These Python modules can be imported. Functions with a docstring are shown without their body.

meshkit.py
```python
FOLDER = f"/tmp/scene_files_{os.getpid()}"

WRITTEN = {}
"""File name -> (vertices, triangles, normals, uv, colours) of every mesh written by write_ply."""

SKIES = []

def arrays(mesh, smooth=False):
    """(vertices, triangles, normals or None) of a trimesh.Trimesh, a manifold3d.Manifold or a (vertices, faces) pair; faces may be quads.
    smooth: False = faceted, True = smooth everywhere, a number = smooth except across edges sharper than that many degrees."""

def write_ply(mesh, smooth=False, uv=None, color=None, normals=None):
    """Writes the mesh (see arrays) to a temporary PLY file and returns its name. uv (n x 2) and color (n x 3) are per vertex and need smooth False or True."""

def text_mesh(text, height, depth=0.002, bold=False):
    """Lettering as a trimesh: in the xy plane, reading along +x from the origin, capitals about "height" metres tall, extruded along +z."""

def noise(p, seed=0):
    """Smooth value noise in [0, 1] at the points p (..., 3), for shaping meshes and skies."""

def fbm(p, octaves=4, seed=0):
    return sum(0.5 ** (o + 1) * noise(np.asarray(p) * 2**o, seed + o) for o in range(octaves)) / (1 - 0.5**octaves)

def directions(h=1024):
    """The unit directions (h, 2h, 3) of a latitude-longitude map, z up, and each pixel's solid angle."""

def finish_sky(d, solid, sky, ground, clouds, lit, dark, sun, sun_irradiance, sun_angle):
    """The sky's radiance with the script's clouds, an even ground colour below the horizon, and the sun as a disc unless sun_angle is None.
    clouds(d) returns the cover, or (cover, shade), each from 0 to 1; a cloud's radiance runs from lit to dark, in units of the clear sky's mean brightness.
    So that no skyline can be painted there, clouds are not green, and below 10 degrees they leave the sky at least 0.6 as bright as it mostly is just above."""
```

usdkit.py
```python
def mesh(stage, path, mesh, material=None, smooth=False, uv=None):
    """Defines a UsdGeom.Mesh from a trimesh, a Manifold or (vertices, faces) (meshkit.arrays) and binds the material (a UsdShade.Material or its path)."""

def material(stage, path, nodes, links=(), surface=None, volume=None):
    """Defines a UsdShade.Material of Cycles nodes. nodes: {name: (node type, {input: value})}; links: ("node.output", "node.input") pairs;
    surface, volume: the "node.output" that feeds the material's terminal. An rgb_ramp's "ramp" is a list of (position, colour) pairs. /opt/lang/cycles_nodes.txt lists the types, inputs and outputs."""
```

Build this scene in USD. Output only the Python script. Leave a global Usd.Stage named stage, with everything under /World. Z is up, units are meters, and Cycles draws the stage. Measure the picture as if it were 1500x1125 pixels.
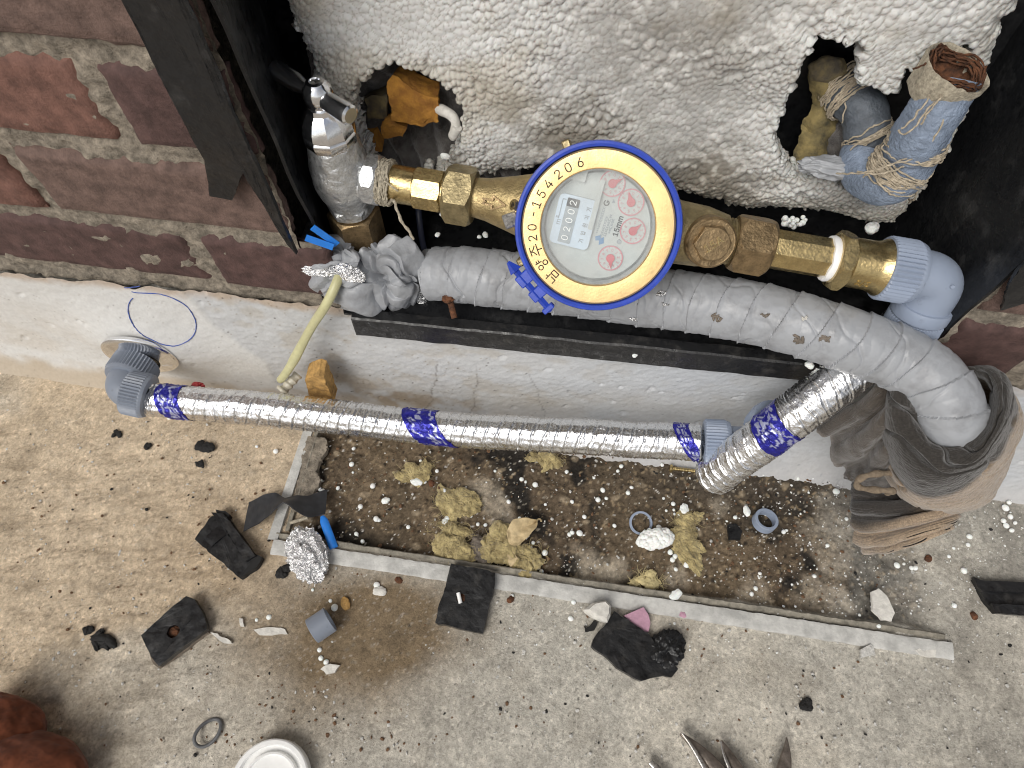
import math, random
import numpy as np, trimesh, usdkit, meshkit
import manifold3d as m3
import shapely.geometry as sg
from scipy.interpolate import CubicSpline
from scipy.spatial import cKDTree
from pxr import Usd, UsdGeom, UsdLux, UsdShade, Gf, Sdf, Vt

stage = Usd.Stage.CreateInMemory()
UsdGeom.SetStageUpAxis(stage, UsdGeom.Tokens.z)
UsdGeom.SetStageMetersPerUnit(stage, 1.0)
UsdGeom.Xform.Define(stage, '/World')
UsdGeom.Scope.Define(stage, '/World/Looks')
PI = math.pi

# ------------------------------------------------------------------ camera, sky, sun, exposure
PITCH, ROLL, YAW = math.radians(60.757), math.radians(0.162), math.radians(-7.857)
FOC, EYE = 942.8, np.array([0.0, -0.2792, 0.5827])
EXPOSURE = 0.44
SUN_TO = np.array([-0.30, -0.62, 0.80]); SUN_TO /= np.linalg.norm(SUN_TO)
SKY_STRENGTH, SUN_INTENSITY, SUN_ANGLE = 0.10, 0.32, 32.0

cF = np.array([math.sin(YAW) * math.cos(PITCH), math.cos(YAW) * math.cos(PITCH), -math.sin(PITCH)])
cR = np.array([math.cos(YAW), -math.sin(YAW), 0.0]); cU = np.cross(cR, cF)
cR, cU = math.cos(ROLL) * cR + math.sin(ROLL) * cU, -math.sin(ROLL) * cR + math.cos(ROLL) * cU
cam = UsdGeom.Camera.Define(stage, '/World/camera')
cam.CreateHorizontalApertureAttr(36.0); cam.CreateVerticalApertureAttr(27.0)
cam.CreateFocalLengthAttr(36.0 * FOC / 1500.0); cam.CreateClippingRangeAttr(Gf.Vec2f(0.01, 500.0))
cam.CreateExposureAttr(EXPOSURE)
cm = np.eye(4); cm[0, :3], cm[1, :3], cm[2, :3], cm[3, :3] = cR, cU, -cF, EYE
UsdGeom.Xformable(cam).AddTransformOp().Set(Gf.Matrix4d(*cm.ravel().tolist()))

dome = UsdLux.DomeLight.Define(stage, '/World/sky')
usdkit.material(stage, '/World/Looks/sky', {
    's': ('sky_texture', {'sky_type': 'single_scattering', 'sun_disc': False, 'sun_elevation': float(math.asin(SUN_TO[2])), 'sun_rotation': float(math.atan2(SUN_TO[0], SUN_TO[1])), 'aerosol_density': 3.0}),
    'tc': ('texture_coordinate', {}), 'n': ('noise_texture', {'scale': 2.2, 'detail': 5.0}),
    'r': ('rgb_ramp', {'ramp': [(0.30, (0.25, 0.25, 0.25)), (0.62, (1, 1, 1))]}),
    'w': ('rgb_to_bw', {}), 'c': ('mix', {'mix_type': 'multiply', 'fac': 1.0, 'color2': (1.04, 1.02, 1.0)}),
    'm': ('mix', {}), 'b': ('background_shader', {'strength': SKY_STRENGTH})},
    [('tc.generated', 'n.vector'), ('n.fac', 'r.fac'), ('r.color', 'm.fac'), ('s.color', 'w.color'), ('w.val', 'c.color1'), ('s.color', 'm.color1'), ('c.color', 'm.color2'), ('m.color', 'b.color')], surface='b.background')
UsdShade.MaterialBindingAPI.Apply(dome.GetPrim()).Bind(UsdShade.Material.Get(stage, '/World/Looks/sky'))
dome.GetPrim().SetCustomDataByKey('kind', 'structure')
sun = UsdLux.DistantLight.Define(stage, '/World/sun')
sun.CreateIntensityAttr(SUN_INTENSITY); sun.CreateAngleAttr(SUN_ANGLE); sun.CreateNormalizeAttr(True); sun.CreateColorAttr(Gf.Vec3f(1.0, 0.96, 0.90))
z = SUN_TO; x = np.cross([0, 0, 1], z); x /= np.linalg.norm(x); y = np.cross(z, x)
sm = np.eye(4); sm[0, :3], sm[1, :3], sm[2, :3] = x, y, z
UsdGeom.Xformable(sun).AddTransformOp().Set(Gf.Matrix4d(*sm.ravel().tolist()))

# ------------------------------------------------------------------ helpers
def at(px, py, ax, val):
    """World point at a photo pixel (1500 x 1125) on the plane axis = val."""
    d = cF + cR * (px - 750) / FOC - cU * (py - 562.5) / FOC
    return EYE + d * (val - EYE[ax]) / d[ax]
G = lambda px, py, h=0.0: at(px, py, 2, h)
W = lambda px, py, y=0.0: at(px, py, 1, y)
def on_line(px, py, a, b):
    """Point of the line a-b nearest to the ray of a photo pixel."""
    d = cF + cR * (px - 750) / FOC - cU * (py - 562.5) / FOC; u = b - a
    M = np.array([[u @ u, -u @ d], [u @ d, -d @ d]]); r = np.array([(EYE - a) @ u, (EYE - a) @ d])
    return a + u * np.linalg.solve(M, r)[0]
norm = lambda v: np.asarray(v, float) / np.linalg.norm(v)
def frame(o, zdir, xhint=(1, 0, 0)):
    z = norm(zdir); x = np.asarray(xhint, float); x = norm(x - z * (x @ z)); M = np.eye(4)
    M[:3, 0], M[:3, 1], M[:3, 2], M[:3, 3] = x, np.cross(z, x), z, o
    return M
def TM(v, f): return trimesh.Trimesh(np.asarray(v, float), np.asarray(f, int), process=False)
def put(m, M): m = m.copy(); m.apply_transform(M); return m
def cat(*ms): return trimesh.util.concatenate([m for m in ms])
def tri(m):
    q = m.to_mesh(); return TM(q.vert_properties[:, :3], q.tri_verts)
def gridfaces(a, b, wrap=False, flip=False):
    i = np.arange(a - 1)[:, None]; j = np.arange(b if wrap else b - 1)[None]; k = (j + 1) % b
    p, q, r, s = i * b + j, i * b + k, (i + 1) * b + k, (i + 1) * b + j
    F = np.concatenate([np.stack([p, q, r], -1).reshape(-1, 3), np.stack([p, r, s], -1).reshape(-1, 3)])
    return F[:, ::-1] if flip else F
def lathe(prof, n=40):
    prof = np.asarray(prof, float); t = np.arange(n) * 2 * PI / n
    v = np.stack([prof[:, 0, None] * np.cos(t), prof[:, 0, None] * np.sin(t), np.repeat(prof[:, 1, None], n, 1)], -1)
    m = TM(v.reshape(-1, 3), gridfaces(len(prof), n, True)); m.update_faces(m.area_faces > 1e-14); return m
def spline(pts, n):
    p = np.asarray(pts, float); s = np.r_[0, np.cumsum(np.linalg.norm(np.diff(p, axis=0), axis=1))]
    return CubicSpline(s, p)(np.linspace(0, s[-1], n))
def frames(path):
    t = np.gradient(path, axis=0); t /= np.linalg.norm(t, axis=1, keepdims=True)
    e = np.cross(t[0], [0, 0, 1.0]); e = np.array([1.0, 0, 0]) if np.linalg.norm(e) < .05 else norm(e); out = []
    for k in range(len(path)):
        e = norm(e - t[k] * (e @ t[k])); out.append(e)
    e1 = np.array(out); return t, e1, np.cross(t, e1)
def sweep(path, rad, n=24, caps=True, flat=1.0):
    path = np.asarray(path, float); t, e1, e2 = frames(path); a = np.arange(n) * 2 * PI / n; m = len(path)
    rad = np.asarray(rad, float); rad = np.broadcast_to(rad[:, None] if rad.ndim == 1 else rad, (m, n))
    v = path[:, None] + rad[..., None] * (np.cos(a)[None, :, None] * e1[:, None] + flat * np.sin(a)[None, :, None] * e2[:, None])
    V, F = v.reshape(-1, 3), gridfaces(m, n, True)
    if caps:
        V = np.vstack([V, path[0], path[-1]]); j = np.arange(n); k = (j + 1) % n
        F = np.vstack([F, np.stack([np.full(n, m * n), k, j], 1), np.stack([np.full(n, m * n + 1), (m - 1) * n + j, (m - 1) * n + k], 1)])
    return TM(V, F)
def rod(a, b, r, n=24, k=2): return sweep(np.linspace(a, b, k), r, n)
def sheet(P, t):
    """Closed sheet of thickness t from a grid of points (a, b, 3)."""
    P = np.asarray(P, float); a, b = P.shape[:2]
    N = np.cross(np.gradient(P, axis=0), np.gradient(P, axis=1)); N /= np.maximum(np.linalg.norm(N, axis=-1, keepdims=True), 1e-12)
    V = np.vstack([(P + N * t / 2).reshape(-1, 3), (P - N * t / 2).reshape(-1, 3)]); f = gridfaces(a, b); o = a * b
    ring = np.r_[np.arange(b), np.arange(1, a) * b + b - 1, (a - 1) * b + np.arange(b - 2, -1, -1), np.arange(a - 2, 0, -1) * b]; nx = np.roll(ring, -1)
    return TM(V, np.vstack([f, f[:, ::-1] + o, np.stack([ring, nx + o, nx], 1), np.stack([ring, ring + o, nx + o], 1)]))
def nz(p, s, seed=0): return meshkit.noise(np.asarray(p) * s, seed)
def fb(p, s, o=4, seed=0): return meshkit.fbm(np.asarray(p) * s, o, seed)
def ridge(p, s, o=3, seed=0): return sum(.5 ** k * (1 - np.abs(2 * meshkit.noise(np.asarray(p) * s * 2 ** k, seed + k) - 1)) for k in range(o)) / (2 - .5 ** (o - 1))
def blob(c, r, amp=.2, s=1.6, seed=0, sub=3, rot=0.0, flat_base=None, sharp=False):
    m = trimesh.creation.icosphere(sub); d = m.vertices.copy()
    k = (ridge if sharp else fb)(d + 7.3, s, 3, seed)
    v = d * (1 + amp * (k - .5) * 2)[:, None] * np.asarray(r, float) * np.ones(3)
    c_, s_ = math.cos(rot), math.sin(rot); v = np.stack([c_ * v[:, 0] - s_ * v[:, 1], s_ * v[:, 0] + c_ * v[:, 1], v[:, 2]], 1)
    if flat_base is not None: v[:, 2] = np.maximum(v[:, 2], flat_base)
    return TM(v + np.asarray(c), m.faces)
def hexm(af, h, c=.0015, n=6):
    """Hexagon nut: across flats af, height h, chamfered corners."""
    R = af / 2 / math.cos(PI / n); r0 = af / 2 * .97
    barrel = m3.Manifold.revolve(m3.CrossSection([[(0, 0), (r0, 0), (R * 1.0, c * 1.3), (R * 1.0, h - c * 1.3), (r0, h), (0, h)]]), 48)
    return tri(m3.Manifold.cylinder(h, R, R, n) ^ barrel)
def boxm(lo, hi, c=.001):
    lo, hi = np.asarray(lo, float), np.asarray(hi, float)
    pts = []
    for k in np.ndindex(2, 2, 2):
        for ax in range(3):
            p = np.where(np.array(k) == 0, lo + c, hi - c); p[ax] = (lo if k[ax] == 0 else hi)[ax]; pts.append(p)
    return tri(m3.Manifold.hull_points(np.array(pts)))
def stroke(lines, w, h):
    """Flat lettering strokes (polylines in the xy plane) as an extruded ribbon."""
    g = sg.MultiLineString([sg.LineString(l) for l in lines]).buffer(w / 2, resolution=3).simplify(w * .08)
    return cat(*[trimesh.creation.extrude_polygon(p, h, engine='earcut') for p in getattr(g, 'geoms', [g])])
def disc_poly(poly, h): return trimesh.creation.extrude_polygon(poly, h, engine='earcut')
def circ(cx, cy, r, a0=0, a1=360, n=24): return [(cx + r * math.cos(math.radians(t)), cy + r * math.sin(math.radians(t))) for t in np.linspace(a0, a1, n)]

used = {}
def path_of(name, parent):
    base = str(parent.GetPath()) if parent else '/World'; k = used.get((base, name), 0); used[(base, name)] = k + 1
    return f'{base}/{name}' + (f'_{k:03d}' if k else '')
def tag(p, label=None, category=None, group=None, kind=None):
    for k, v in (('label', label), ('category', category), ('group', group), ('kind', kind)):
        if v: p.SetCustomDataByKey(k, v)
    return p
def obj(name, mesh, mat, parent=None, smooth=32, tint=None, **kw):
    m = usdkit.mesh(stage, path_of(name, parent), mesh, MAT[mat], smooth=True if tint is not None else smooth)
    if tint is not None: UsdGeom.PrimvarsAPI(m).CreatePrimvar('tint', Sdf.ValueTypeNames.Color3fArray, 'vertex').Set(Vt.Vec3fArray.FromNumpy(np.asarray(tint, np.float32)))
    return tag(m.GetPrim(), **kw)
def thing(name, label, category, group=None, loc=None):
    x = UsdGeom.Xform.Define(stage, path_of(name, None))
    if loc is not None: x.AddTranslateOp().Set(Gf.Vec3d(*map(float, loc)))
    return tag(x.GetPrim(), label, category, group)

# ------------------------------------------------------------------ materials
MAT = {}
def M(name, base, rough=.6, metal=0.0, var=.25, vs=60, base2=None, bump=0.0, bs=300, bd=4, rvar=0.0, attr=False, spec=.5, ramp=(.35, .68), bump2=0.0, bs2=60, sheen=0.0, sss=0.0, coat=0.0):
    n = {'tc': ('texture_coordinate', {}), 'p': ('principled_bsdf', {'roughness': rough, 'metallic': metal, 'specular_ior_level': spec, 'sheen_weight': sheen, 'coat_weight': coat, 'coat_roughness': .25}),
         'nv': ('noise_texture', {'scale': vs, 'detail': 6.0, 'roughness': .62})}
    l = [('tc.object', 'nv.vector')]
    if sss: n['p'][1].update(subsurface_weight=sss, subsurface_scale=.002)
    b = np.array(base); lo, hi = b * (1 - var), np.minimum(b * (1 + var), .95)
    if attr:
        n['at'] = ('attribute', {'attribute': 'tint'}); n['rp'] = ('rgb_ramp', {'ramp': [(ramp[0], (1 - var,) * 3), (ramp[1], (1 + var,) * 3)]})
        n['mx'] = ('mix', {'mix_type': 'multiply', 'fac': 1.0}); l += [('nv.fac', 'rp.fac'), ('at.color', 'mx.color1'), ('rp.color', 'mx.color2'), ('mx.color', 'p.base_color')]
    else:
        n['rp'] = ('rgb_ramp', {'ramp': [(ramp[0], tuple(base2 if base2 is not None else lo)), (ramp[1], tuple(base if base2 is not None else hi))]})
        l += [('nv.fac', 'rp.fac'), ('rp.color', 'p.base_color')]
    if rvar:
        n['mr'] = ('map_range', {'from_min': .3, 'from_max': .7, 'to_min': max(rough - rvar, .02), 'to_max': min(rough + rvar, 1), 'clamp': True}); n['nr'] = ('noise_texture', {'scale': vs * 2.3, 'detail': 4.0})
        l += [('tc.object', 'nr.vector'), ('nr.fac', 'mr.value'), ('mr.result', 'p.roughness')]
    if bump:
        n['nb'] = ('noise_texture', {'scale': bs, 'detail': float(bd), 'roughness': .6}); n['bu'] = ('bump', {'distance': bump, 'strength': 1.0}); l += [('tc.object', 'nb.vector'), ('nb.fac', 'bu.height'), ('bu.normal', 'p.normal')]
        if bump2:
            n['nc'] = ('noise_texture', {'scale': bs2, 'detail': 3.0}); n['bv'] = ('bump', {'distance': bump2, 'strength': 1.0}); l += [('tc.object', 'nc.vector'), ('nc.fac', 'bv.height'), ('bv.normal', 'bu.normal')]
    MAT[name] = usdkit.material(stage, '/World/Looks/' + name, n, l, surface='p.BSDF')
MAT['ground'] = usdkit.material(stage, '/World/Looks/ground', {
    'tc': ('texture_coordinate', {}), 'at': ('attribute', {'attribute': 'tint'}), 'p': ('principled_bsdf', {'roughness': .9, 'specular_ior_level': .25}),
    'v1': ('voronoi_texture', {'scale': 430.0}), 'w1': ('rgb_to_bw', {}), 'r1': ('rgb_ramp', {'ramp': [(.08, (.66,) * 3), (.30, (.92,) * 3), (.70, (1.04,) * 3), (.92, (1.38,) * 3)]}),
    'v2': ('voronoi_texture', {'scale': 900.0}), 'w2': ('rgb_to_bw', {}), 'r2': ('rgb_ramp', {'ramp': [(.10, (.70,) * 3), (.35, (.95,) * 3), (.90, (1.20,) * 3)]}),
    'n1': ('noise_texture', {'scale': 240.0, 'detail': 8.0, 'roughness': .75}), 'r3': ('rgb_ramp', {'ramp': [(.30, (.62,) * 3), (.46, (.96,) * 3), (.66, (1.22,) * 3)]}),
    'm1': ('mix', {'mix_type': 'multiply', 'fac': .62}), 'm2': ('mix', {'mix_type': 'multiply', 'fac': .55}), 'm3': ('mix', {'mix_type': 'multiply', 'fac': .68}),
    'b1': ('bump', {'distance': .0010, 'strength': 1.0}), 'b2': ('bump', {'distance': .0007, 'strength': 1.0}), 'n2': ('noise_texture', {'scale': 600.0, 'detail': 5.0, 'roughness': .7})},
    [('tc.object', 'v1.vector'), ('tc.object', 'v2.vector'), ('tc.object', 'n1.vector'), ('tc.object', 'n2.vector'), ('v1.color', 'w1.color'), ('w1.val', 'r1.fac'), ('v2.color', 'w2.color'), ('w2.val', 'r2.fac'), ('n1.fac', 'r3.fac'),
     ('at.color', 'm1.color1'), ('r1.color', 'm1.color2'), ('m1.color', 'm2.color1'), ('r2.color', 'm2.color2'), ('m2.color', 'm3.color1'), ('r3.color', 'm3.color2'), ('m3.color', 'p.base_color'), ('n1.fac', 'b1.height'), ('n2.fac', 'b2.height'), ('b1.normal', 'b2.normal'), ('b2.normal', 'p.normal')], surface='p.BSDF')
M('far_ground', (.34, .30, .25), .92, var=.2, vs=30, bump=.001, bs=200)
M('plaster', (.6, .6, .6), .8, attr=True, var=.05, vs=300, bump=.0003, bs=420, spec=.3)
M('mortar', (.215, .185, .145), .95, var=.45, vs=160, bump=.0016, bs=350)
M('brick_red', (.150, .076, .058), .8, var=.35, vs=90, bump=.0007, bs=520, bump2=.0012, bs2=40, spec=.35)
M('brick_dark', (.082, .047, .042), .78, var=.35, vs=90, bump=.0007, bs=520, bump2=.0012, bs2=40, spec=.35)
M('brick_tan', (.130, .085, .070), .82, var=.35, vs=100, bump=.0008, bs=520, bump2=.0012, bs2=40, spec=.35)
M('black_liner', (.050, .050, .050), .36, base2=(.0058, .0061, .0068), ramp=(.54, .90), vs=55, bump=.0004, bs=260, bump2=.0025, bs2=22, rvar=.14, spec=.45)
M('black_rubber', (.055, .052, .048), .40, base2=(.0060, .0061, .0066), ramp=(.52, .86), vs=75, bump=.0003, bs=420, rvar=.18, spec=.45)
M('black_tape', (.022, .023, .026), .48, var=.3, vs=140, bump=.0002, bs=700)
M('cut_edge', (.16, .13, .10), .8, var=.3, vs=300)
M('foam', (.6, .6, .6), .62, attr=True, var=.05, vs=500, sss=.08, bump=.0002, bs=1500)
M('bead', (.80, .80, .77), .55, var=.06, vs=400, sss=.1)
M('wool_grey', (.16, .15, .14), .95, var=.5, vs=90, base2=(.045, .038, .035), bump=.0012, bs=900, sheen=.4)
M('wool_yellow', (.56, .455, .215), .9, var=.4, vs=130, base2=(.19, .145, .06), bump=.0012, bs=800, sheen=.3)
M('wool_pale', (.50, .42, .22), .9, var=.3, vs=150)
M('foam_yellow', (.27, .21, .085), .9, var=.4, vs=60, base2=(.06, .052, .03), ramp=(.38, .60), bump=.001, bs=600)
M('foam_orange', (.50, .24, .035), .8, var=.3, vs=120, base2=(.27, .115, .02), bump=.0007, bs=900)
M('foam_dusky', (.20, .155, .07), .85, var=.3, vs=120, base2=(.07, .06, .045), bump=.0007, bs=700)
M('chrome', (.82, .83, .85), .13, 1.0, var=.06, vs=200, bump=.0001, bs=300, rvar=.05)
M('steel', (.52, .50, .47), .32, 1.0, var=.2, vs=200, bump=.0002, bs=600, rvar=.1)
M('dark_steel', (.20, .17, .145), .5, .9, var=.35, vs=150, bump=.0003, bs=500, rvar=.12)
M('cast_silver', (.55, .56, .56), .36, .92, var=.14, vs=160, bump=.0007, bs=420, bump2=.0012, bs2=130, rvar=.1)
M('brass', (.50, .385, .185), .25, .95, var=.2, vs=120, bump=.0003, bs=600, rvar=.1)
M('brass_dull', (.30, .245, .135), .44, .85, var=.35, vs=120, bump=.0005, bs=500, rvar=.14)
M('brass_brown', (.26, .185, .10), .42, .85, var=.35, vs=160, bump=.0005, bs=500, rvar=.14)
M('brass_cast', (.42, .325, .165), .42, .9, var=.22, vs=130, bump=.0006, bs=700, rvar=.1)
M('gold_plate', (.64, .455, .215), .36, .72, var=.12, vs=90, bump=.00008, bs=900, rvar=.08)
M('engraving', (.045, .03, .015), .7, var=.2)
M('blue_plastic', (.028, .065, .42), .34, var=.12, vs=160, bump=.0001, bs=300)
M('blue_bright', (.02, .20, .68), .4, var=.1, vs=160)
M('pipe_blue', (.255, .300, .385), .42, base2=(.195, .225, .285), ramp=(.26, .40), vs=140, bump=.0001, bs=500, rvar=.08)
M('pipe_grey', (.195, .22, .265), .42, base2=(.150, .160, .185), ramp=(.26, .40), vs=140, bump=.0001, bs=500, rvar=.08)
M('wrap_blue', (.20, .248, .33), .40, var=.2, vs=120, bump=.0016, bs=430, rvar=.1)
M('wrap_slate', (.09, .105, .125), .5, var=.3, vs=120, bump=.0012, bs=430)
M('tape_grey', (.315, .327, .345), .42, base2=(.235, .240, .250), ramp=(.30, .50), vs=60, bump=.00025, bs=300, bump2=.0004, bs2=90, rvar=.12, spec=.45)
M('tape_dirty', (.15, .125, .10), .7, var=.3, vs=200)
M('foil', (.84, .84, .84), .20, 1.0, var=.06, vs=300, bump=.0006, bs=360, bd=5, bump2=.0006, bs2=120, rvar=.09)
M('foil_crumple', (.86, .86, .86), .18, 1.0, var=.06, vs=300, bump=.0020, bs=420, bump2=.0026, bs2=170)
M('knit', (.3, .3, .3), .95, attr=True, var=.30, vs=700, bump=.0009, bs=800, sheen=.35, spec=.2)
M('cloth_beige', (.20, .155, .108), .95, var=.3, vs=500, bump=.0006, bs=1000)
M('chrome_worn', (.84, .85, .87), .20, 1.0, var=.05, vs=60)
M('twine', (.42, .36, .27), .9, var=.3, vs=400, bump=.0005, bs=900)
M('hemp', (.36, .32, .245), .9, var=.35, vs=500, bump=.0006, bs=800)
M('rust', (.095, .036, .014), .85, var=.6, vs=250, bump=.0008, bs=600)
M('white_plastic', (.78, .78, .76), .45, var=.05, vs=100)
M('off_white', (.62, .60, .55), .7, var=.16, vs=200, bump=.0005, bs=400)
M('teflon', (.84, .84, .83), .45, var=.04)
M('clear_yellow', (.50, .48, .27), .4, var=.1, vs=90)
M('anchor', (.44, .41, .33), .35, var=.15, vs=120)
M('wood', (.40, .235, .075), .8, var=.4, vs=160, bump=.0008, bs=400)
M('leaf', (.50, .39, .22), .75, var=.25, vs=150, bump=.0004, bs=400)
M('pink', (.47, .27, .35), .75, var=.12, vs=300)
M('rust_cloth', (.135, .042, .020), .95, var=.35, vs=160, bump=.0005, bs=1400, sheen=.15, spec=.1)
M('edging', (.46, .455, .43), .70, var=.24, vs=80, bump=.0005, bs=450)
M('edging_old', (.23, .21, .17), .85, var=.35, vs=160, bump=.0010, bs=420)
M('crumb_black', (.007, .0065, .006), .8, var=.4, vs=500)
M('crumb_pale', (.50, .49, .46), .75, var=.3, vs=500)
M('crumb_brown', (.13, .07, .035), .85, var=.4, vs=500)
M('dial', (.47, .50, .50), .45, var=.06, vs=160)
M('dial_plate', (.52, .61, .72), .4, var=.04, vs=160)
M('dial_window', (.30, .34, .38), .4, var=.15, vs=300)
M('dial_inner', (.42, .45, .46), .35, var=.25, vs=150)
M('print_black', (.05, .055, .065), .6, var=.1)
M('print_white', (.85, .86, .86), .5, var=.03)
M('print_grey', (.30, .33, .37), .6, var=.1)
M('print_red', (.52, .10, .13), .5, var=.1)
M('print_pink', (.55, .22, .26), .5, var=.1)
M('print_blue', (.10, .24, .45), .5, var=.1)
M('gasket', (.10, .102, .105), .5, var=.2, vs=200)
M('pen_blue', (.06, .10, .34), .6, var=.3, vs=400)
M('red_bit', (.33, .03, .03), .6, var=.2)
M('wire_blue', (.028, .033, .06), .4, var=.2)
MAT['glass'] = usdkit.material(stage, '/World/Looks/glass', {'t': ('transparent_bsdf', {'color': (.95, .97, .96)}), 'g': ('glossy_bsdf', {'roughness': .05, 'color': (1, 1, 1)}), 'f': ('fresnel', {'IOR': 1.5}), 'm': ('mix_closure', {}),
    'd': ('diffuse_bsdf', {'color': (.55, .55, .52)}), 'tc': ('texture_coordinate', {}), 'n': ('noise_texture', {'scale': 70.0, 'detail': 6.0}), 'r': ('rgb_ramp', {'ramp': [(.35, (.05,) * 3), (.70, (.28,) * 3)]}), 'w': ('rgb_to_bw', {}), 'k': ('mix_closure', {})},
    [('f.fac', 'm.fac'), ('t.BSDF', 'm.closure1'), ('g.BSDF', 'm.closure2'), ('tc.object', 'n.vector'), ('n.fac', 'r.fac'), ('r.color', 'w.color'), ('w.val', 'k.fac'), ('m.closure', 'k.closure1'), ('d.BSDF', 'k.closure2')], surface='k.closure')
MAT['blue_foil_tape'] = usdkit.material(stage, '/World/Looks/blue_foil_tape', {
    'at': ('attribute', {'attribute': 'tint'}), 'tc': ('texture_coordinate', {}), 'nb': ('noise_texture', {'scale': 300.0, 'detail': 4.0}), 'b': ('bump', {'distance': .0012, 'strength': 1.0}),
    'p': ('principled_bsdf', {'metallic': .55, 'roughness': .2})}, [('tc.object', 'nb.vector'), ('nb.fac', 'b.height'), ('b.normal', 'p.normal'), ('at.color', 'p.base_color')], surface='p.BSDF')

# ------------------------------------------------------------------ ground
rng = np.random.default_rng(7)
mixc = lambda a, b, t: a + (b - a) * np.clip(t, 0, 1)[..., None]
sstep = lambda a, b, x: (lambda t: t * t * (3 - 2 * t))(np.clip((x - a) / (b - a), 0, 1))
A3 = lambda *c: np.array(c, float)
def pebbles(P, step, seed, fill=.5):
    """Scattered pebble shapes: (inside 0..1, random per pebble) at the points P (n, 2)."""
    r = np.random.default_rng(seed); lo, hi = P.min(0), P.max(0); n = int(np.prod((hi - lo) / step) * .8)
    c = r.uniform(lo, hi, (n, 2)); s = step * r.uniform(.08, .46, n) * fill * 2; q = r.random(n); st = r.uniform(.6, 1.5, n); an = r.random(n) * PI
    d, k = cKDTree(c).query(P, k=2, workers=1); best, who = np.zeros(len(P)), np.zeros(len(P), int)
    for j in range(2):
        v = P - c[k[:, j]]; a = an[k[:, j]]; u = v[:, 0] * np.cos(a) + v[:, 1] * np.sin(a); w = -v[:, 0] * np.sin(a) + v[:, 1] * np.cos(a)
        i = 1 - np.hypot(u * st[k[:, j]], w / st[k[:, j]]) / s[k[:, j]]; i = np.clip(i * 3, 0, 1); who = np.where(i > best, k[:, j], who); best = np.maximum(best, i)
    return best, q[who]
PX0, PX1, PY0 = -.226, .352, -.146            # the dark exposed patch
gx, gy = np.arange(-.66, .60, .0013), np.arange(-.43, .03, .0013)
X, Y = np.meshgrid(gx, gy, indexing='ij'); P2 = np.stack([X.ravel(), Y.ravel()], 1); P3 = np.c_[P2, np.zeros(len(P2))]
xx, yy = P2.T
wob = (fb(P3, 22, 4, 3) - .5)
inl = sstep(PX0 - .004, PX0 + .010, xx + wob * .05 * (yy > -.125)) * sstep(PY0 - .002, PY0 + .006, yy + wob * .006) * (1 - sstep(.335, .36, xx + (yy + .15) * .06))
dark = inl * (1 - .85 * sstep(.20, .33, xx + wob * .14 - (yy + .15) * .25))
h = (fb(P3, 9, 3, 1) - .5) * .006 * (1 - inl) + (fb(P3, 120, 3, 2) - .5) * .0012
h += inl * (-.0075 + (fb(P3, 60, 4, 5) - .5) * .0075 + (fb(P3, 220, 3, 6) - .5) * .0030)
pb, pq = pebbles(P2, .0050, 11); pb2, pq2 = pebbles(P2, .011, 12); pb3, pq3 = pebbles(P2, .0028, 13)
h += pb * .0008 * inl + pb2 * .0010 * inl * (pq2 > .5)
ruts = fb(np.c_[xx * .5 + yy, (yy - xx * .6) * 1.5, 0 * xx], 42, 4, 9)
h += (1 - inl) * sstep(-.16, -.34, xx) * (ruts - .5) * .0075 * sstep(.0, -.12, yy)
n1, n2, n3 = fb(P3, 7, 5, 21), fb(P3, 30, 4, 22), fb(P3, 130, 3, 23)
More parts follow.
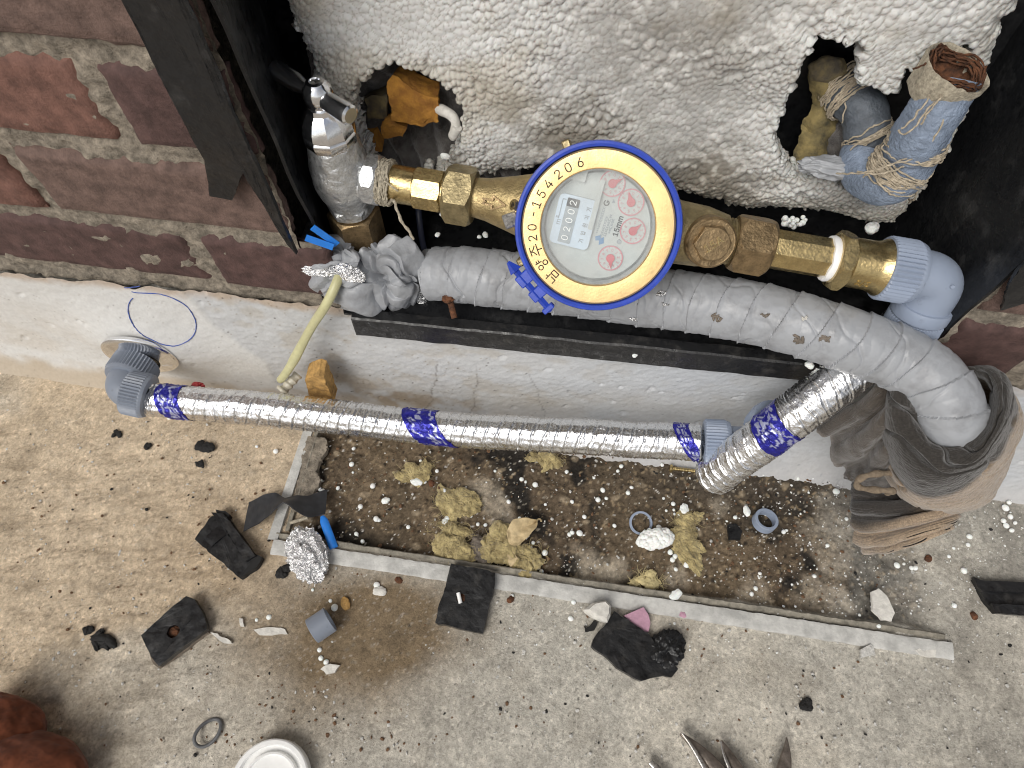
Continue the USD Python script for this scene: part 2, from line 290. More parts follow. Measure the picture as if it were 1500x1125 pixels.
sandy = sstep(-.10, -.30, xx + (n1 - .5) * .35 - (yy + .2) * .2)
col = mixc(A3(.450, .425, .370), A3(.505, .410, .295), sandy)
col = mixc(col, A3(.54, .50, .425), sstep(.48, .64, n1) * .6)
col = mixc(col, A3(.215, .165, .105), sstep(.50, .70, n2 * .55 + n1 * .45) * .45 * (.4 + .6 * sandy))
# damp brown stain below the black cuttings, left of the middle
stain = np.exp(-(((xx + .155) / .085) ** 2 + ((yy + .225) / .060) ** 2)) + .8 * np.exp(-(((xx + .10) / .05) ** 2 + ((yy + .20) / .03) ** 2))
col = mixc(col, A3(.165, .115, .062), np.clip(stain * (1.7 * n1 + .6 * n2 - .25), 0, .92))
orange = np.exp(-(((xx + .30) / .07) ** 2 + ((yy + .15) / .05) ** 2)); col = mixc(col, A3(.36, .25, .14), orange * .7 * n1 * 1.4)
out = 1 - inl
col = mixc(col, A3(.52, .48, .41), pb2 * (pq2 > .70) * out * .42 * (1 - .75 * sandy) * (1 - np.clip(stain * 1.5, 0, 1))); col = mixc(col, A3(.22, .20, .165), pb * (pq < .22) * out * .40 * (1 - .6 * sandy))
col = mixc(col, A3(.50, .46, .40), pb3 * (pq3 > .72) * out * .45 * (1 - .5 * sandy)); col = mixc(col, A3(.05, .045, .04), pb3 * (pq3 < .018) * out * .7)
grey_r = sstep(.28, .42, xx) * out; col = mixc(col, A3(.25, .235, .205), grey_r * .7 * n2 * 1.6)
pc = mixc(A3(.100, .072, .045), A3(.020, .017, .014), sstep(.46, .58, n2)); pc = mixc(pc, A3(.155, .112, .066), sstep(.50, .68, n1) * .7)
pc = mixc(pc, A3(.040, .034, .028), sstep(.05, .22, xx + (n1 - .5) * .3) * sstep(-.10, -.03, yy) * .75); pc = mixc(pc, A3(.135, .125, .105), sstep(.24, .40, xx) * .55)
pc = mixc(pc, A3(.27, .20, .115), pb * (pq > .66) * .7); pc = mixc(pc, A3(.012, .010, .009), pb * (pq < .20) * .8); pc = mixc(pc, A3(.33, .26, .17), pb2 * (pq2 > .74) * .55)
pc = mixc(pc, A3(.36, .32, .25), pb3 * (pq3 > .85) * .8); pc = mixc(pc, A3(.62, .60, .56), pb3 * (pq3 > .965) * .9)
for px, py, r, s in ((725, 725, .022, .75), (735, 760, .014, .6), (870, 838, .026, .8), (905, 830, .018, .6), (1105, 885, .02, .5), (1210, 880, .03, .5), (1060, 735, .010, .5), (1225, 790, .03, .45), (990, 848, .014, .6)):
    c = G(px, py); pc = mixc(pc, A3(.36, .31, .235), sstep(r * 1.15, r * .35, np.hypot(xx - c[0], (yy - c[1])) + (n2 - .5) * r * 2.2) * s * (.45 + .8 * n3))
mott = fb(P3, 75, 4, 24); col = col * (1 + .38 * (mott - .5) + .30 * (n3 - .5))[:, None]; fine_ = nz(P3, 620, 25); col = col * (1 + .26 * (fine_ - .5))[:, None]; pc = pc * (.72 + .55 * nz(P3, 520, 26))[:, None]; pc = mixc(pc, pc.mean(1, keepdims=True) * A3(1.04, 1.0, .93), np.full(len(pc), .12)) * 1.12
col = mixc(col, pc, np.clip(inl * 1.3, 0, 1) * np.clip(dark + .35 * inl + (n2 - .5) * .5 * (dark > .02), 0, 1))
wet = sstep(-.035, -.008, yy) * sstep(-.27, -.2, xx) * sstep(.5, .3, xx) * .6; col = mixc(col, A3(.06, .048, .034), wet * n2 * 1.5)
gv = np.c_[P2, h]
# beyond the modelled close-up the same sheet goes on, coarsely, to the horizon
bx = np.unique(np.r_[-60, -20, -8, -3, -1.4, gx[0], gx[-1], 1.4, 3, 8, 20, 60])
obj('ground', TM(gv, gridfaces(len(gx), len(gy))), 'ground', tint=col, kind='structure')
ox = [-60, -8, -1.5, gx[0] + .004, gx[-1] - .004, 1.5, 8, 60]; oy = [-60, -8, -1.5, gy[0] + .004, gy[-1] - .004, 2]
qs = []
for i in range(7):
    for j in range(5):
        if i == 3 and j == 3: continue
        qs.append(TM([[ox[i], oy[j], -.004], [ox[i + 1], oy[j], -.004], [ox[i + 1], oy[j + 1], -.004], [ox[i], oy[j + 1], -.004]], [[0, 1, 2], [0, 2, 3]]))
obj('pavement', cat(*qs), 'far_ground', smooth=False, kind='structure')

# cement edging round two sides of the patch
ed = thing('edging', 'worn pale grey cement edging along the front and left side of the dark patch', 'edging')
def edge_run(a, b, w, seed, inward, name, mat, zc, t):
    n = 260; s = np.linspace(0, 1, n); path = a + (b - a) * s[:, None]; u = norm(b - a); nn = np.array([-u[1], u[0], 0]) * inward
    prof = np.array([(-.5, -.012), (-.5, zc * .6), (-.36, zc), (.30, zc + t), (.46, zc + t * .8), (.5, zc * .2), (.5, -.014)])
    Pn = path[:, None] + nn * (prof[None, :, 0, None] * w) + np.array([0, 0, 1.]) * prof[None, :, 1, None]
    q = Pn.reshape(-1, 3); d = (fb(q + seed, 90, 4, seed) - .5); Pn = Pn + (d.reshape(n, -1)[..., None] * np.array([0, .0016, .0012]) + (nz(q, 300, seed) - .5).reshape(n, -1)[..., None] * np.array([0, .0007, .0006]))
    obj(name, TM(Pn.reshape(-1, 3), gridfaces(n, len(prof), flip=inward < 0)), mat, ed, smooth=40)
e0, e1, e2 = A3(-.236, -.1545, 0), A3(.358, -.1600, 0), A3(-.238, -.020, 0)
edge_run(e0, e1, .0135, 3, 1, 'front_strip', 'edging', .0024, .0012)
edge_run(e0 + [0, .0108, 0], e1 + [-.004, .0108, 0], .0056, 5, 1, 'front_ridge', 'edging_old', .0004, .0022)
edge_run(e2, e0 + [-.002, .006, 0], .010, 7, 1, 'side_strip', 'edging', .0012, .0008)
edge_run(e2 + [.0085, 0, 0], e0 + [.0085, .016, 0], .0045, 9, 1, 'side_ridge', 'edging_old', .0006, .0020)
# ragged remains of mortar along the left side of the patch
q = [G(452, 640), G(476, 645), G(480, 655), G(462, 690), G(470, 705), G(452, 730), G(445, 745), G(430, 750), G(438, 710), G(445, 670)]
pl = sg.Polygon([(p[0], p[1]) for p in q]).buffer(.003).buffer(-.002).segmentize(.0012)
pl = sg.Polygon([(a + .0016 * (nz([a, b, 1], 420) - .5) * 2, b + .0016 * (nz([a, b, 4], 420) - .5) * 2) for a, b in pl.exterior.coords[:-1]]).buffer(0)
m = trimesh.creation.extrude_polygon(pl, .0062, engine='earcut').subdivide_to_size(.0035); m.apply_translation([0, 0, -.004]); v = m.vertices.copy(); v[:, 2] += (fb(v, 150, 3, 4) - .5) * .0026 * (v[:, 2] > 0); m.vertices = v
obj('mortar_crust', m, 'mortar', smooth=25, label='ragged sandy mortar crust along the left edge of the dark patch', category='mortar crust')

# ------------------------------------------------------------------ plaster plinth
PT = .166
px_, pz_ = np.arange(-.80, .70, .0015), np.r_[np.arange(-.012, PT, .0015), PT]
X, Z = np.meshgrid(px_, pz_, indexing='ij'); Q = np.stack([X.ravel(), np.zeros(X.size), Z.ravel()], 1); xx, zz = Q[:, 0], Q[:, 2]
n1, n2, n3 = fb(Q, 11, 4, 31), fb(Q, 55, 4, 32), fb(Q, 260, 3, 33)
topz = (fb(Q, 60, 4, 35) - .5) * .012 * sstep(PT - .02, PT, zz)
flare = .012 * np.exp(-zz / .018) + .004 * np.exp(-zz / .05)
fresh = sstep(.004, -.004, xx + .272 + .030 * sstep(.06, .14, zz) - .020 * sstep(.04, -.0, zz) + (n1 - .5) * .02)     # newer plaster on the left
mound = W(206, 521, -.0190); yy = -flare - .0165 * np.exp(-(((xx - mound[0]) / .062) ** 2 + ((zz - mound[2]) / .045) ** 2)) + (n1 - .5) * .006 + (n2 - .5) * .0018 + (n3 - .5) * (.0006 + .0006 * (1 - fresh)) - .0016 * fresh
pit, pitq = pebbles(np.c_[xx, zz], .012, 41, .35); yy += pit * (pitq > .80) * .0016 * sstep(.35, .6, n1)
wv = Q.copy(); wv[:, 1] = yy; wv[:, 2] = np.where(zz > PT - .02, zz + topz, zz)
col = mixc(A3(.49, .495, .497), A3(.585, .58, .56), fresh)
col = mixc(col, A3(.40, .36, .30), (1 - fresh) * sstep(.52, .70, n2) * .45)
col = mixc(col, A3(.30, .235, .165), np.exp(-((xx + .15) / .09) ** 2) * sstep(.075, .02, zz) * sstep(.35, .65, n2) * .95)
col = mixc(col, A3(.36, .30, .23), sstep(.030, .0, zz + (n2 - .5) * .03) * .75); col = mixc(col, A3(.50, .44, .36), sstep(.45, .64, n1) * sstep(.15, .05, zz) * .35)
col = mixc(col, A3(.42, .33, .25), sstep(PT - .010, PT, zz + (n2 - .5) * .014) * .8)
col = mixc(col, A3(.44, .375, .29), sstep(-.2, -.30, xx) * sstep(.030, .012, zz + (n2 - .5) * .02) * .9)
sp, sq = pebbles(np.c_[xx, zz], .006, 43, .22); col = mixc(col, A3(.07, .06, .05), sp * (sq > .90) * (1 - .55 * fresh) * .9)
sp, sq = pebbles(np.c_[xx, zz], .0032, 44, .35); col = mixc(col, A3(.26, .22, .17), sp * (sq > .86) * (1 - .6 * fresh) * .7)
for x0, s in ((-.115, .30), (-.012, -.12), (-.075, .2)):            # hairline cracks
    d = np.abs(xx - x0 - s * (zz - .05) - (fb(np.c_[zz, zz * 0, zz * 0], 30, 4, 50) - .5) * .035); col = mixc(col, A3(.13, .11, .09), sstep(.0010, .0002, d) * sstep(.115, .09, zz) * .55)
gr = sstep(.50, .30, np.abs(xx - .12)); col = mixc(col, A3(.47, .505, .55), (1 - fresh) * sstep(-.1, .12, xx) * .55)
plinth = thing('plaster_plinth', 'rough white plastered wall base below the bricks and the black box', 'plinth')
obj('face', TM(wv, gridfaces(len(px_), len(pz_))), 'plaster', plinth, tint=col)
obj('core', cat(boxm([-3.0, .012, -.2], [3.0, .12, PT - .004]), boxm([-3, -.004, -.2], [-.799, .0118, PT - .001]), boxm([.699, -.004, -.2], [3, .0118, PT - .001])), 'off_white', plinth)
def wall_y(x, z):
    k = np.argmin(np.abs(px_ - x)) * len(pz_) + np.argmin(np.abs(pz_ - z)); return yy[k]
pen = [(196, 434), (193, 452), (205, 466), (235, 482), (262, 490), (280, 488), (290, 475), (284, 458), (268, 442), (245, 432), (222, 428), (194, 425)]
pts = spline([W(a, b, -.001) for a, b in pen], 160); pts[:, 1] = [wall_y(p[0], p[2]) - .0004 for p in pts]
obj('pen_mark', sweep(pts, .00042 * (.6 + .8 * nz(pts, 200)), 6), 'pen_blue', plinth, label='blue pen oval drawn on the plaster')
pts = spline([W(a, b, -.001) for a, b in ((183, 420), (195, 419), (206, 417))], 20); pts[:, 1] = [wall_y(p[0], p[2]) - .0004 for p in pts]
obj('pen_mark', sweep(pts, .0004, 6), 'pen_blue', plinth, label='short blue pen dash above the oval')

# ------------------------------------------------------------------ brick wall
bw = thing('brick_wall', 'red brown brick wall with rough mortar around the meter recess', 'wall')
OX0, OX1, OZ1 = -.182, .262, .66
def brick(x0, x1, z0, z1, mat, seed, y0=.0008):
    nx, nzv = max(int((x1 - x0) / .004), 3), 14; a, b = np.meshgrid(np.linspace(0, 1, nx), np.linspace(0, 1, nzv), indexing='ij')
    px, pz = x0 + (x1 - x0) * a, z0 + (z1 - z0) * b; q = np.stack([px, 0 * px, pz], -1)
    e = np.minimum(np.minimum(px - x0, x1 - px), np.minimum(pz - z0, z1 - pz)); chip = fb(q.reshape(-1, 3) + seed, 70, 4, seed).reshape(px.shape)
    py = y0 + .0045 * np.exp(-e / .0016) + .0022 * (chip - .5) + .008 * np.clip(chip - .60, 0, 1) * np.exp(-e / .006); rag = (fb(q.reshape(-1, 3) + 3 * seed, 130, 3, seed).reshape(px.shape) - .5)
    px = px + rag * .005 * ((a == 0) | (a == 1)); pz = pz + rag * .005 * ((b == 0) | (b == 1))
    F = np.stack([px, py, pz], -1); back = np.stack([px, 0 * px + .0112, pz], -1)
    V = np.vstack([F.reshape(-1, 3), back.reshape(-1, 3)]); f = gridfaces(nx, nzv, flip=False); o = nx * nzv
    ring = np.r_[np.arange(nzv), np.arange(1, nx) * nzv + nzv - 1, (nx - 1) * nzv + np.arange(nzv - 2, -1, -1), np.arange(nx - 2, 0, -1) * nzv]; nr = np.roll(ring, -1)
    obj('brick', TM(V, np.vstack([f[:, ::1], f[:, ::-1] + o, np.stack([ring, nr + o, nr], 1), np.stack([ring, ring + o, nr + o], 1)])), mat, bw, smooth=50)
kinds = ['brick_dark', 'brick_red', 'brick_dark', 'brick_tan', 'brick_red']
Z0 = PT + .012
for c in range(8):
    z0 = Z0 + .067 * c; off = -.272 if c % 2 == 0 else -.366
    for k in range(-3, 6):
        x0 = off + .2 * k + .005; x1 = x0 + .190
        for lo, hi in ((-.86, OX0 - (.010 if c else -.012)), (OX1, .80)):
            a, b = max(x0, lo), min(x1, hi)
            if b - a > .012: brick(a, b, z0, z0 + .0565, ['brick_dark', 'brick_red' if k < -0 and off + .2 * k < -.40 else 'brick_tan', 'brick_red' if k < -0 else 'brick_dark', 'brick_tan'][c % 4], 17 * c + k + 30, .0008 + .0016 * math.sin(k * 5.1 + c * 3.3))
def mortar_face(x0, x1, z0, z1, seed):
    a, b = np.arange(x0, x1, .0035), np.arange(z0, z1, .0035); X, Z = np.meshgrid(a, b, indexing='ij'); q = np.stack([X.ravel(), 0 * X.ravel(), Z.ravel()], 1)
    q[:, 1] = .0042 + (fb(q, 50, 4, seed) - .5) * .008 + (fb(q, 200, 3, seed) - .5) * .005; return TM(q, gridfaces(len(a), len(b)))
obj('mortar', cat(mortar_face(-.88, OX0 - .006, PT - .006, .72, 61), mortar_face(OX0 - .0065, OX0 + .010, PT - .006, .243, 63), mortar_face(OX1 - .004, .82, PT - .006, .72, 62)), 'mortar', bw, smooth=40)
obj('mortar_bed', cat(boxm([-3, .012, PT - .002], [-.230, .20, OZ1]), boxm([OX1, .012, PT - .002], [3, .20, OZ1]), boxm([-3, .012, OZ1 + .0005], [3, .20, 2.4]), boxm([-.2295, .135, PT - .002], [OX1 - .0005, .1995, OZ1])), 'mortar', bw, smooth=False)

# ------------------------------------------------------------------ black liner of the recess
lb = thing('recess_liner', 'scuffed black plastic liner of the meter recess with torn flaps over the bricks', 'box liner')
def lumpy(Pf, na, nb, amp, seed, t=.0022):
    a, b = np.meshgrid(np.linspace(0, 1, na), np.linspace(0, 1, nb), indexing='ij'); P = np.array([[Pf(u, v) for v in np.linspace(0, 1, nb)] for u in np.linspace(0, 1, na)])
    n = norm(np.cross(P[-1, 0] - P[0, 0], P[0, -1] - P[0, 0])); d = (fb(P.reshape(-1, 3), 14, 3, seed) - .5).reshape(na, nb, 1); return sheet(P + n * d * amp, t)
bil = lambda a, b, c, d: (lambda u, v: (1 - u) * ((1 - v) * a + v * b) + u * ((1 - v) * d + v * c))
obj('back_panel', lumpy(bil(A3(-.228, .128, .150), A3(-.228, .128, .66), A3(.262, .128, .66), A3(.262, .128, .150)), 40, 40, .006, 71), 'black_liner', lb)
obj('floor_panel', lumpy(bil(A3(-.172, -.004, .166), A3(-.222, .128, .166), A3(.252, .128, .172), A3(.252, -.004, .174)), 50, 24, .004, 72), 'black_liner', lb)
obj('side_panel', lumpy(bil(A3(-.1765, .0125, .168), A3(-.1895, -.003, .66), A3(-.226, .128, .66), A3(-.222, .128, .168)), 24, 50, .007, 73), 'black_liner', lb, label='left side panel')
obj('side_panel', lumpy(bil(A3(.254, -.002, .172), A3(.254, -.002, .66), A3(.246, .128, .66), A3(.246, .128, .172)), 24, 50, .007, 74), 'black_liner', lb, label='right side panel')
def flap(pts, y, name, label, seed):
    pl = sg.Polygon(pts).segmentize(.006); m = trimesh.creation.extrude_polygon(pl, .003, engine='earcut').subdivide_to_size(.012)
    v = m.vertices; v = np.c_[v[:, 0], y - v[:, 2], v[:, 1]]; v[:, 1] -= (fb(v, 20, 3, seed)) * .006; v[:, 0] += (nz(v, 300, seed) - .5) * .0012
    obj(name, TM(v, m.faces[:, ::-1]), 'black_liner', lb, smooth=20, label=label)
flap([(-.220, .66), (-.2195, .318), (-.229, .288), (-.215, .286), (-.1990, .311), (-.1925, .262), (-.1900, .250), (-.1870, .240), (-.1880, .311), (-.1885, .66)], -.003, 'torn_flap', 'torn flap with a notch at the left of the recess', 75)
flap([(.250, .66), (.2495, .300), (.2535, .284), (.264, .262), (.272, .272), (.268, .300), (.330, .320), (.420, .318), (.420, .66)], -.003, 'torn_flap', 'flap over the bricks right of the recess', 76)
flap([(.300, .303), (.36, .282), (.365, .300), (.31, .318)], -.009, 'torn_flap', 'narrow folded strip of the right flap', 77)
lip = sweep(np.array([[-.163, -.0105, .1600], [-.10, -.0105, .1615], [.0, -.0105, .164], [.12, -.0105, .168], [.206, -.0105, .1715]]), np.array([.012 / math.sqrt(2) * 1.6] * 5), 4)
lm = np.linspace(0, 1, 160); lp = np.stack([-.163 + .372 * lm, 0 * lm, .1495 + .0115 * lm], 1); pf = np.array([(-.0045, 0), (-.0118, .0006), (-.0125, .0022), (-.0120, .0225), (-.0105, .0235), (-.002, .0230), (-.002, .0030)])
V = lp[:, None] + np.stack([0 * pf[:, 0], pf[:, 0], pf[:, 1]], 1)[None]; V = V + ((fb(V.reshape(-1, 3), 60, 3, 78) - .5) * .0016).reshape(160, 7, 1) * A3(0, 1, .8)
F = gridfaces(160, 7, True); e = [[0, i + 1, i] for i in range(1, 6)] + [[159 * 7, 159 * 7 + i, 159 * 7 + i + 1] for i in range(1, 6)]
obj('front_lip', TM(V.reshape(-1, 3), np.vstack([F, e])), 'black_rubber', lb, smooth=30)

# ------------------------------------------------------------------ bead foam board with two broken holes
FY = .080
step = .0008; fx, fz = np.arange(-.200, .252, step), np.arange(.216, .470, step)
X, Z = np.meshgrid(fx, fz, indexing='ij'); P = np.stack([X.ravel(), Z.ravel()], 1)
r = np.random.default_rng(5); n = int(.452 * .254 / (.0041 ** 2) * 1.12)
c = r.uniform([-.203, .213], [.255, .473], (n, 2))
for _ in range(2):                                                    # push the bead centres apart
    d, k = cKDTree(c).query(c, k=7); push = np.zeros_like(c)
    for j in range(1, 7): v = c - c[k[:, j]]; l = np.linalg.norm(v, axis=1, keepdims=True) + 1e-9; push += v / l * np.clip(.0042 - l, 0, 1) * .4
    c = c + push
tree = cKDTree(c); d, k = tree.query(P, k=2); cell = k[:, 0]; rad = r.uniform(.0019, .0026, n)
out_l = [W(380, -60, FY), W(415, 0, FY), W(455, 110, FY), W(505, 215, FY), W(545, 262, FY), W(600, 262, FY), W(700, 268, FY), W(850, 250, FY), W(1000, 290, FY), W(1100, 318, FY), W(1200, 322, FY), W(1275, 336, FY), W(1310, 342, FY), W(1345, 300, FY), W(1400, 215, FY), W(1450, 105, FY), W(1500, 0, FY), W(1540, -90, FY)]
outline = sg.Polygon([(p[0], p[2]) for p in out_l])
hole_a = sg.Polygon([(p[0], p[2]) for p in (W(a, b, FY) for a, b in ((519, 131), (533, 113), (555, 98), (580, 93), (608, 97), (636, 113), (665, 138), (681, 163), (677, 195), (672, 217), (661, 234), (640, 262), (560, 262), (522, 200)))])
hole_b = sg.Polygon([(p[0], p[2]) for p in (W(a, b, FY) for a, b in ((1181, 88), (1206, 57), (1232, 64), (1257, 71), (1251, 92), (1249, 118), (1268, 134), (1292, 144), (1316, 152), (1330, 110), (1375, 120), (1398, 150), (1380, 215), (1345, 280), (1300, 292), (1262, 283), (1244, 264), (1215, 257), (1168, 251), (1166, 242), (1148, 228), (1140, 208), (1153, 175), (1158, 157)))]).buffer(.0035)
hole_c = sg.Polygon([(p[0], p[2]) for p in (W(a, b, FY) for a, b in ((1350, 95), (1362, 80), (1390, 74), (1420, 78), (1432, 95), (1430, 118), (1405, 128), (1370, 120)))])
import shapely
keep = shapely.contains_xy(outline, c[:, 0], c[:, 1]) & ~shapely.contains_xy(hole_a, c[:, 0], c[:, 1]) & ~shapely.contains_xy(hole_b, c[:, 0], c[:, 1]) & ~shapely.contains_xy(hole_c, c[:, 0], c[:, 1])
Q = np.c_[P[:, 0], 0 * P[:, 0], P[:, 1]]; big = fb(Q, 13, 4, 81); mid = fb(Q, 34, 3, 82)
cq = np.c_[c[:, 0], 0 * c[:, 0], c[:, 1]]; proud = (r.random(n) - .5) * .0011 + (fb(cq, 34, 3, 82) - .5) * .0022
edge_d = shapely.distance(shapely.boundary(shapely.union_all([hole_a, hole_b, hole_c])), shapely.points(c)); edge_o = shapely.distance(outline.boundary, shapely.points(c))
loose = np.exp(-edge_d / .012) + np.exp(-edge_o / .010)
amp = np.clip(.45 + 1.0 * (fb(cq, 20, 3, 83) - .5) * 2 + .8 * loose, .22, 1.2)
dome = np.sqrt(np.clip(1 - (d[:, 0] / (rad[cell] * 1.18)) ** 2, 0, 1)); gap = sstep(.0, .0007, d[:, 1] - d[:, 0])
hgt = (dome * .0030 + gap * .0002) * amp[cell] + proud[cell] * np.clip(amp[cell], .4, 1) + (big - .5) * .012 + (mid - .5) * .004
fv = np.stack([P[:, 0], FY - hgt + .022 * np.exp(-shapely.distance(outline.boundary, shapely.points(P)) / .008) * .5, P[:, 1]], 1)
g1, g2, g3 = fb(Q, 16, 5, 85), fb(Q, 60, 4, 86), fb(Q, 200, 3, 87)
col = mixc(A3(.62, .62, .605), A3(.53, .505, .455), sstep(.45, .66, g1)); col = mixc(col, A3(.40, .37, .31), sstep(.50, .68, g2 * .5 + g1 * .5) * .7)
col = mixc(col, A3(.50, .46, .385), sstep(.262, .236, P[:, 1]) * .65 * (.5 + g1)); col = mixc(col, A3(.30, .27, .23), (1 - gap) * (.6 + .4 * loose[cell]))
for a, b, rr, s in ((1040, 262, .030, 1.0), (1000, 285, .028, 1.0), (1090, 300, .020, .7), (850, 222, .035, .6), (930, 60, .05, .35), (1060, 70, .05, .4), (660, 235, .016, .6), (1220, 300, .03, .4), (1455, 80, .03, .5), (820, 200, .03, .5)):
    p = W(a, b, FY); w = np.exp(-(np.hypot(P[:, 0] - p[0], P[:, 1] - p[2]) / rr) ** 2); col = mixc(col, A3(.045, .04, .035), w * s * sstep(.40, .54, g2 * .45 + g3 * .55 + w * .07)); col = mixc(col, A3(.42, .38, .31), w * s * .5)
F = gridfaces(len(fx), len(fz)); F = F[keep[cell[F]].all(1)]
def thick(v, F, depth, col, seed):
    """Closes an open patch with walls running back from its borders."""
    E = np.sort(np.vstack([F[:, [0, 1]], F[:, [1, 2]], F[:, [2, 0]]]), 1); D = np.vstack([F[:, [0, 1]], F[:, [1, 2]], F[:, [2, 0]]]); u, idx, cnt = np.unique(E, axis=0, return_index=True, return_counts=True)
    B = D[idx[cnt == 1]]; ids, inv = np.unique(B, return_inverse=True); inv = inv.reshape(-1, 2); layers = 7; V, C, FF = [v], [col], [F]; base = len(v); prev = ids
    bp = v[ids]
    for l in range(1, layers + 1):
        q = bp + A3(0, depth * l / layers, 0); wv_ = np.stack([nz(q, 330, seed + j) - .5 for j in range(3)], 1); q = q + wv_ * A3(.0060, .0020, .0060); V.append(q); C.append(col[ids] * .95); now = base + np.arange(len(ids))
        a, b = (prev[inv[:, 0]], prev[inv[:, 1]]); c2, d2 = now[inv[:, 0]], now[inv[:, 1]]; FF += [np.stack([b, a, c2], 1), np.stack([b, c2, d2], 1)]; prev = now; base += len(ids)
    V, C, FF = np.vstack(V), np.vstack(C), np.vstack(FF); useful = np.unique(FF); mp = np.zeros(len(V), int); mp[useful] = np.arange(len(useful)); return TM(V[useful], mp[FF]), C[useful]
fm, fc = thick(fv, F, .016, col, 5)
board = thing('foam_board', 'dirty white bead foam board with two broken holes at the back of the recess', 'foam board')
obj('sheet', fm, 'foam', board, tint=fc)
ico = trimesh.creation.icosphere(1); _, near = cKDTree(P).query(c); V, C = [], []
rb = np.random.default_rng(8)
for i in np.nonzero(keep)[0]:
    yb = fv[near[i], 1]; base_c = col[near[i]] * rb.uniform(.82, 1.14); rr = rad[i] * rb.uniform(.86, 1.12)
    deps = [rr * (1.04 - .52 * amp[i] + rb.uniform(-.22, .22)) + dome[near[i]] * .0022 * amp[i]]
    e_ = min(edge_d[i], edge_o[i])
    if e_ < .0042: deps += [.004 + j * .0038 + rb.uniform(-.001, .001) for j in range(4)]
    for j, dp_ in enumerate(deps): V.append(ico.vertices * rr + A3(c[i, 0], yb + dp_, c[i, 1]) + rb.normal(0, .0005, 3) * (j > 0)); C.append(np.repeat(base_c[None], 42, 0))
V, C = np.vstack(V), np.vstack(C); n_ = len(V) // 42
obj('beads', TM(V, np.vstack([ico.faces + 42 * i for i in range(n_)])), 'foam', board, tint=C, kind='stuff')
#PART3
# ------------------------------------------------------------------ inside the left hole: wool, foam chunks, caulk
def shaggy(c, r, amp, s, seed, sub=4, rot=0): return blob(c, r, amp, s, seed, sub, rot)
def at_blob(name, px, py, y, r, mat, label, category, seed, amp=.3, s=2.0, rot=0.0, sub=4, group=None, sharp=False):
    m = shaggy(W(px, py, y), r, amp, s, seed, sub, rot) if not sharp else blob(W(px, py, y), r, amp, s, seed, sub, rot, sharp=True)
    v = m.vertices; q = fb(v, 320, 3, seed) - .5; m.vertices = v + np.array(m.vertex_normals) * q[:, None] * .0016
    return obj(name, m, mat, smooth=60, label=label, category=category, group=group)
gx_, gz_ = np.arange(-.190, -.045, .0016), np.arange(.205, .345, .0016); X, Z = np.meshgrid(gx_, gz_, indexing='ij'); q = np.stack([X.ravel(), 0 * X.ravel(), Z.ravel()], 1)
cx = W(600, 175, .1); rr = np.hypot((q[:, 0] - cx[0]) / .055, (q[:, 2] - cx[2]) / .05)
q[:, 1] = .121 - .018 * sstep(.2, 1.3, rr) - .014 * np.abs(np.sin((q[:, 0] + .3 * (q[:, 2])) * 190 + 4 * fb(q, 25, 3, 91))) * fb(q, 30, 3, 92) - (fb(q, 300, 3, 93) - .5) * .003
obj('glass_wool', TM(q, gridfaces(len(gx_), len(gz_))), 'wool_grey', smooth=60, label='grey fibrous wool stuffed behind the left hole of the foam board', category='wool')
def chunk(name, quad, y0, y1, mat, label, seed, sub=.004, amp=.005):
    P = np.array([W(a, b, y) for a, b, y in [(a, b, y0) for a, b in quad]]); Bk = P + A3(0, y1 - y0, 0); m = tri(m3.Manifold.hull_points(np.vstack([P, Bk * 1 + (P.mean(0) - P) * .15]))).subdivide_to_size(sub)
    v = m.vertices; d = np.stack([fb(v, 70, 3, seed + j) - .5 for j in range(3)], 1); m.vertices = v + d * amp + np.stack([fb(v, 260, 3, seed + j) - .5 for j in range(3)], 1) * amp * .45
    return obj(name, m, mat, smooth=50, label=label, category='foam piece')
chunk('foam_chunk', [(566, 122), (573, 113), (640, 144), (643, 176), (618, 188), (574, 178)], .088, .106, 'foam_orange', 'large orange foam chunk in the left hole', 95)
chunk('foam_chunk', [(558, 186), (575, 176), (596, 188), (590, 200), (562, 202)], .092, .106, 'foam_orange', 'small round orange foam lump below the large orange chunk', 96)
chunk('foam_chunk', [(536, 146), (566, 140), (568, 172), (540, 172)], .100, .112, 'foam_dusky', 'dusky brown foam lump left of the large orange chunk', 97)
chunk('foam_chunk', [(528, 200), (548, 203), (560, 222), (532, 222)], .094, .108, 'foam_orange', 'orange foam bit at the lower left rim of the left hole', 98)
pts = spline([W(641, 158, .094), W(655, 165, .086), W(667, 178, .082), W(664, 198, .080), W(670, 186, .079)], 30)
obj('caulk_drip', sweep(pts, .0030 + .0012 * nz(pts, 160), 10), 'off_white', smooth=60, label='whitish caulk drip at the right of the orange chunk', category='caulk')
obj('foam_crumb', blob(W(652, 229, .072), (.0034, .002, .0025), .25, 1.5, 9, 2), 'bead', smooth=60, label='white foam crumb at the lower rim of the left hole', category='foam crumb')

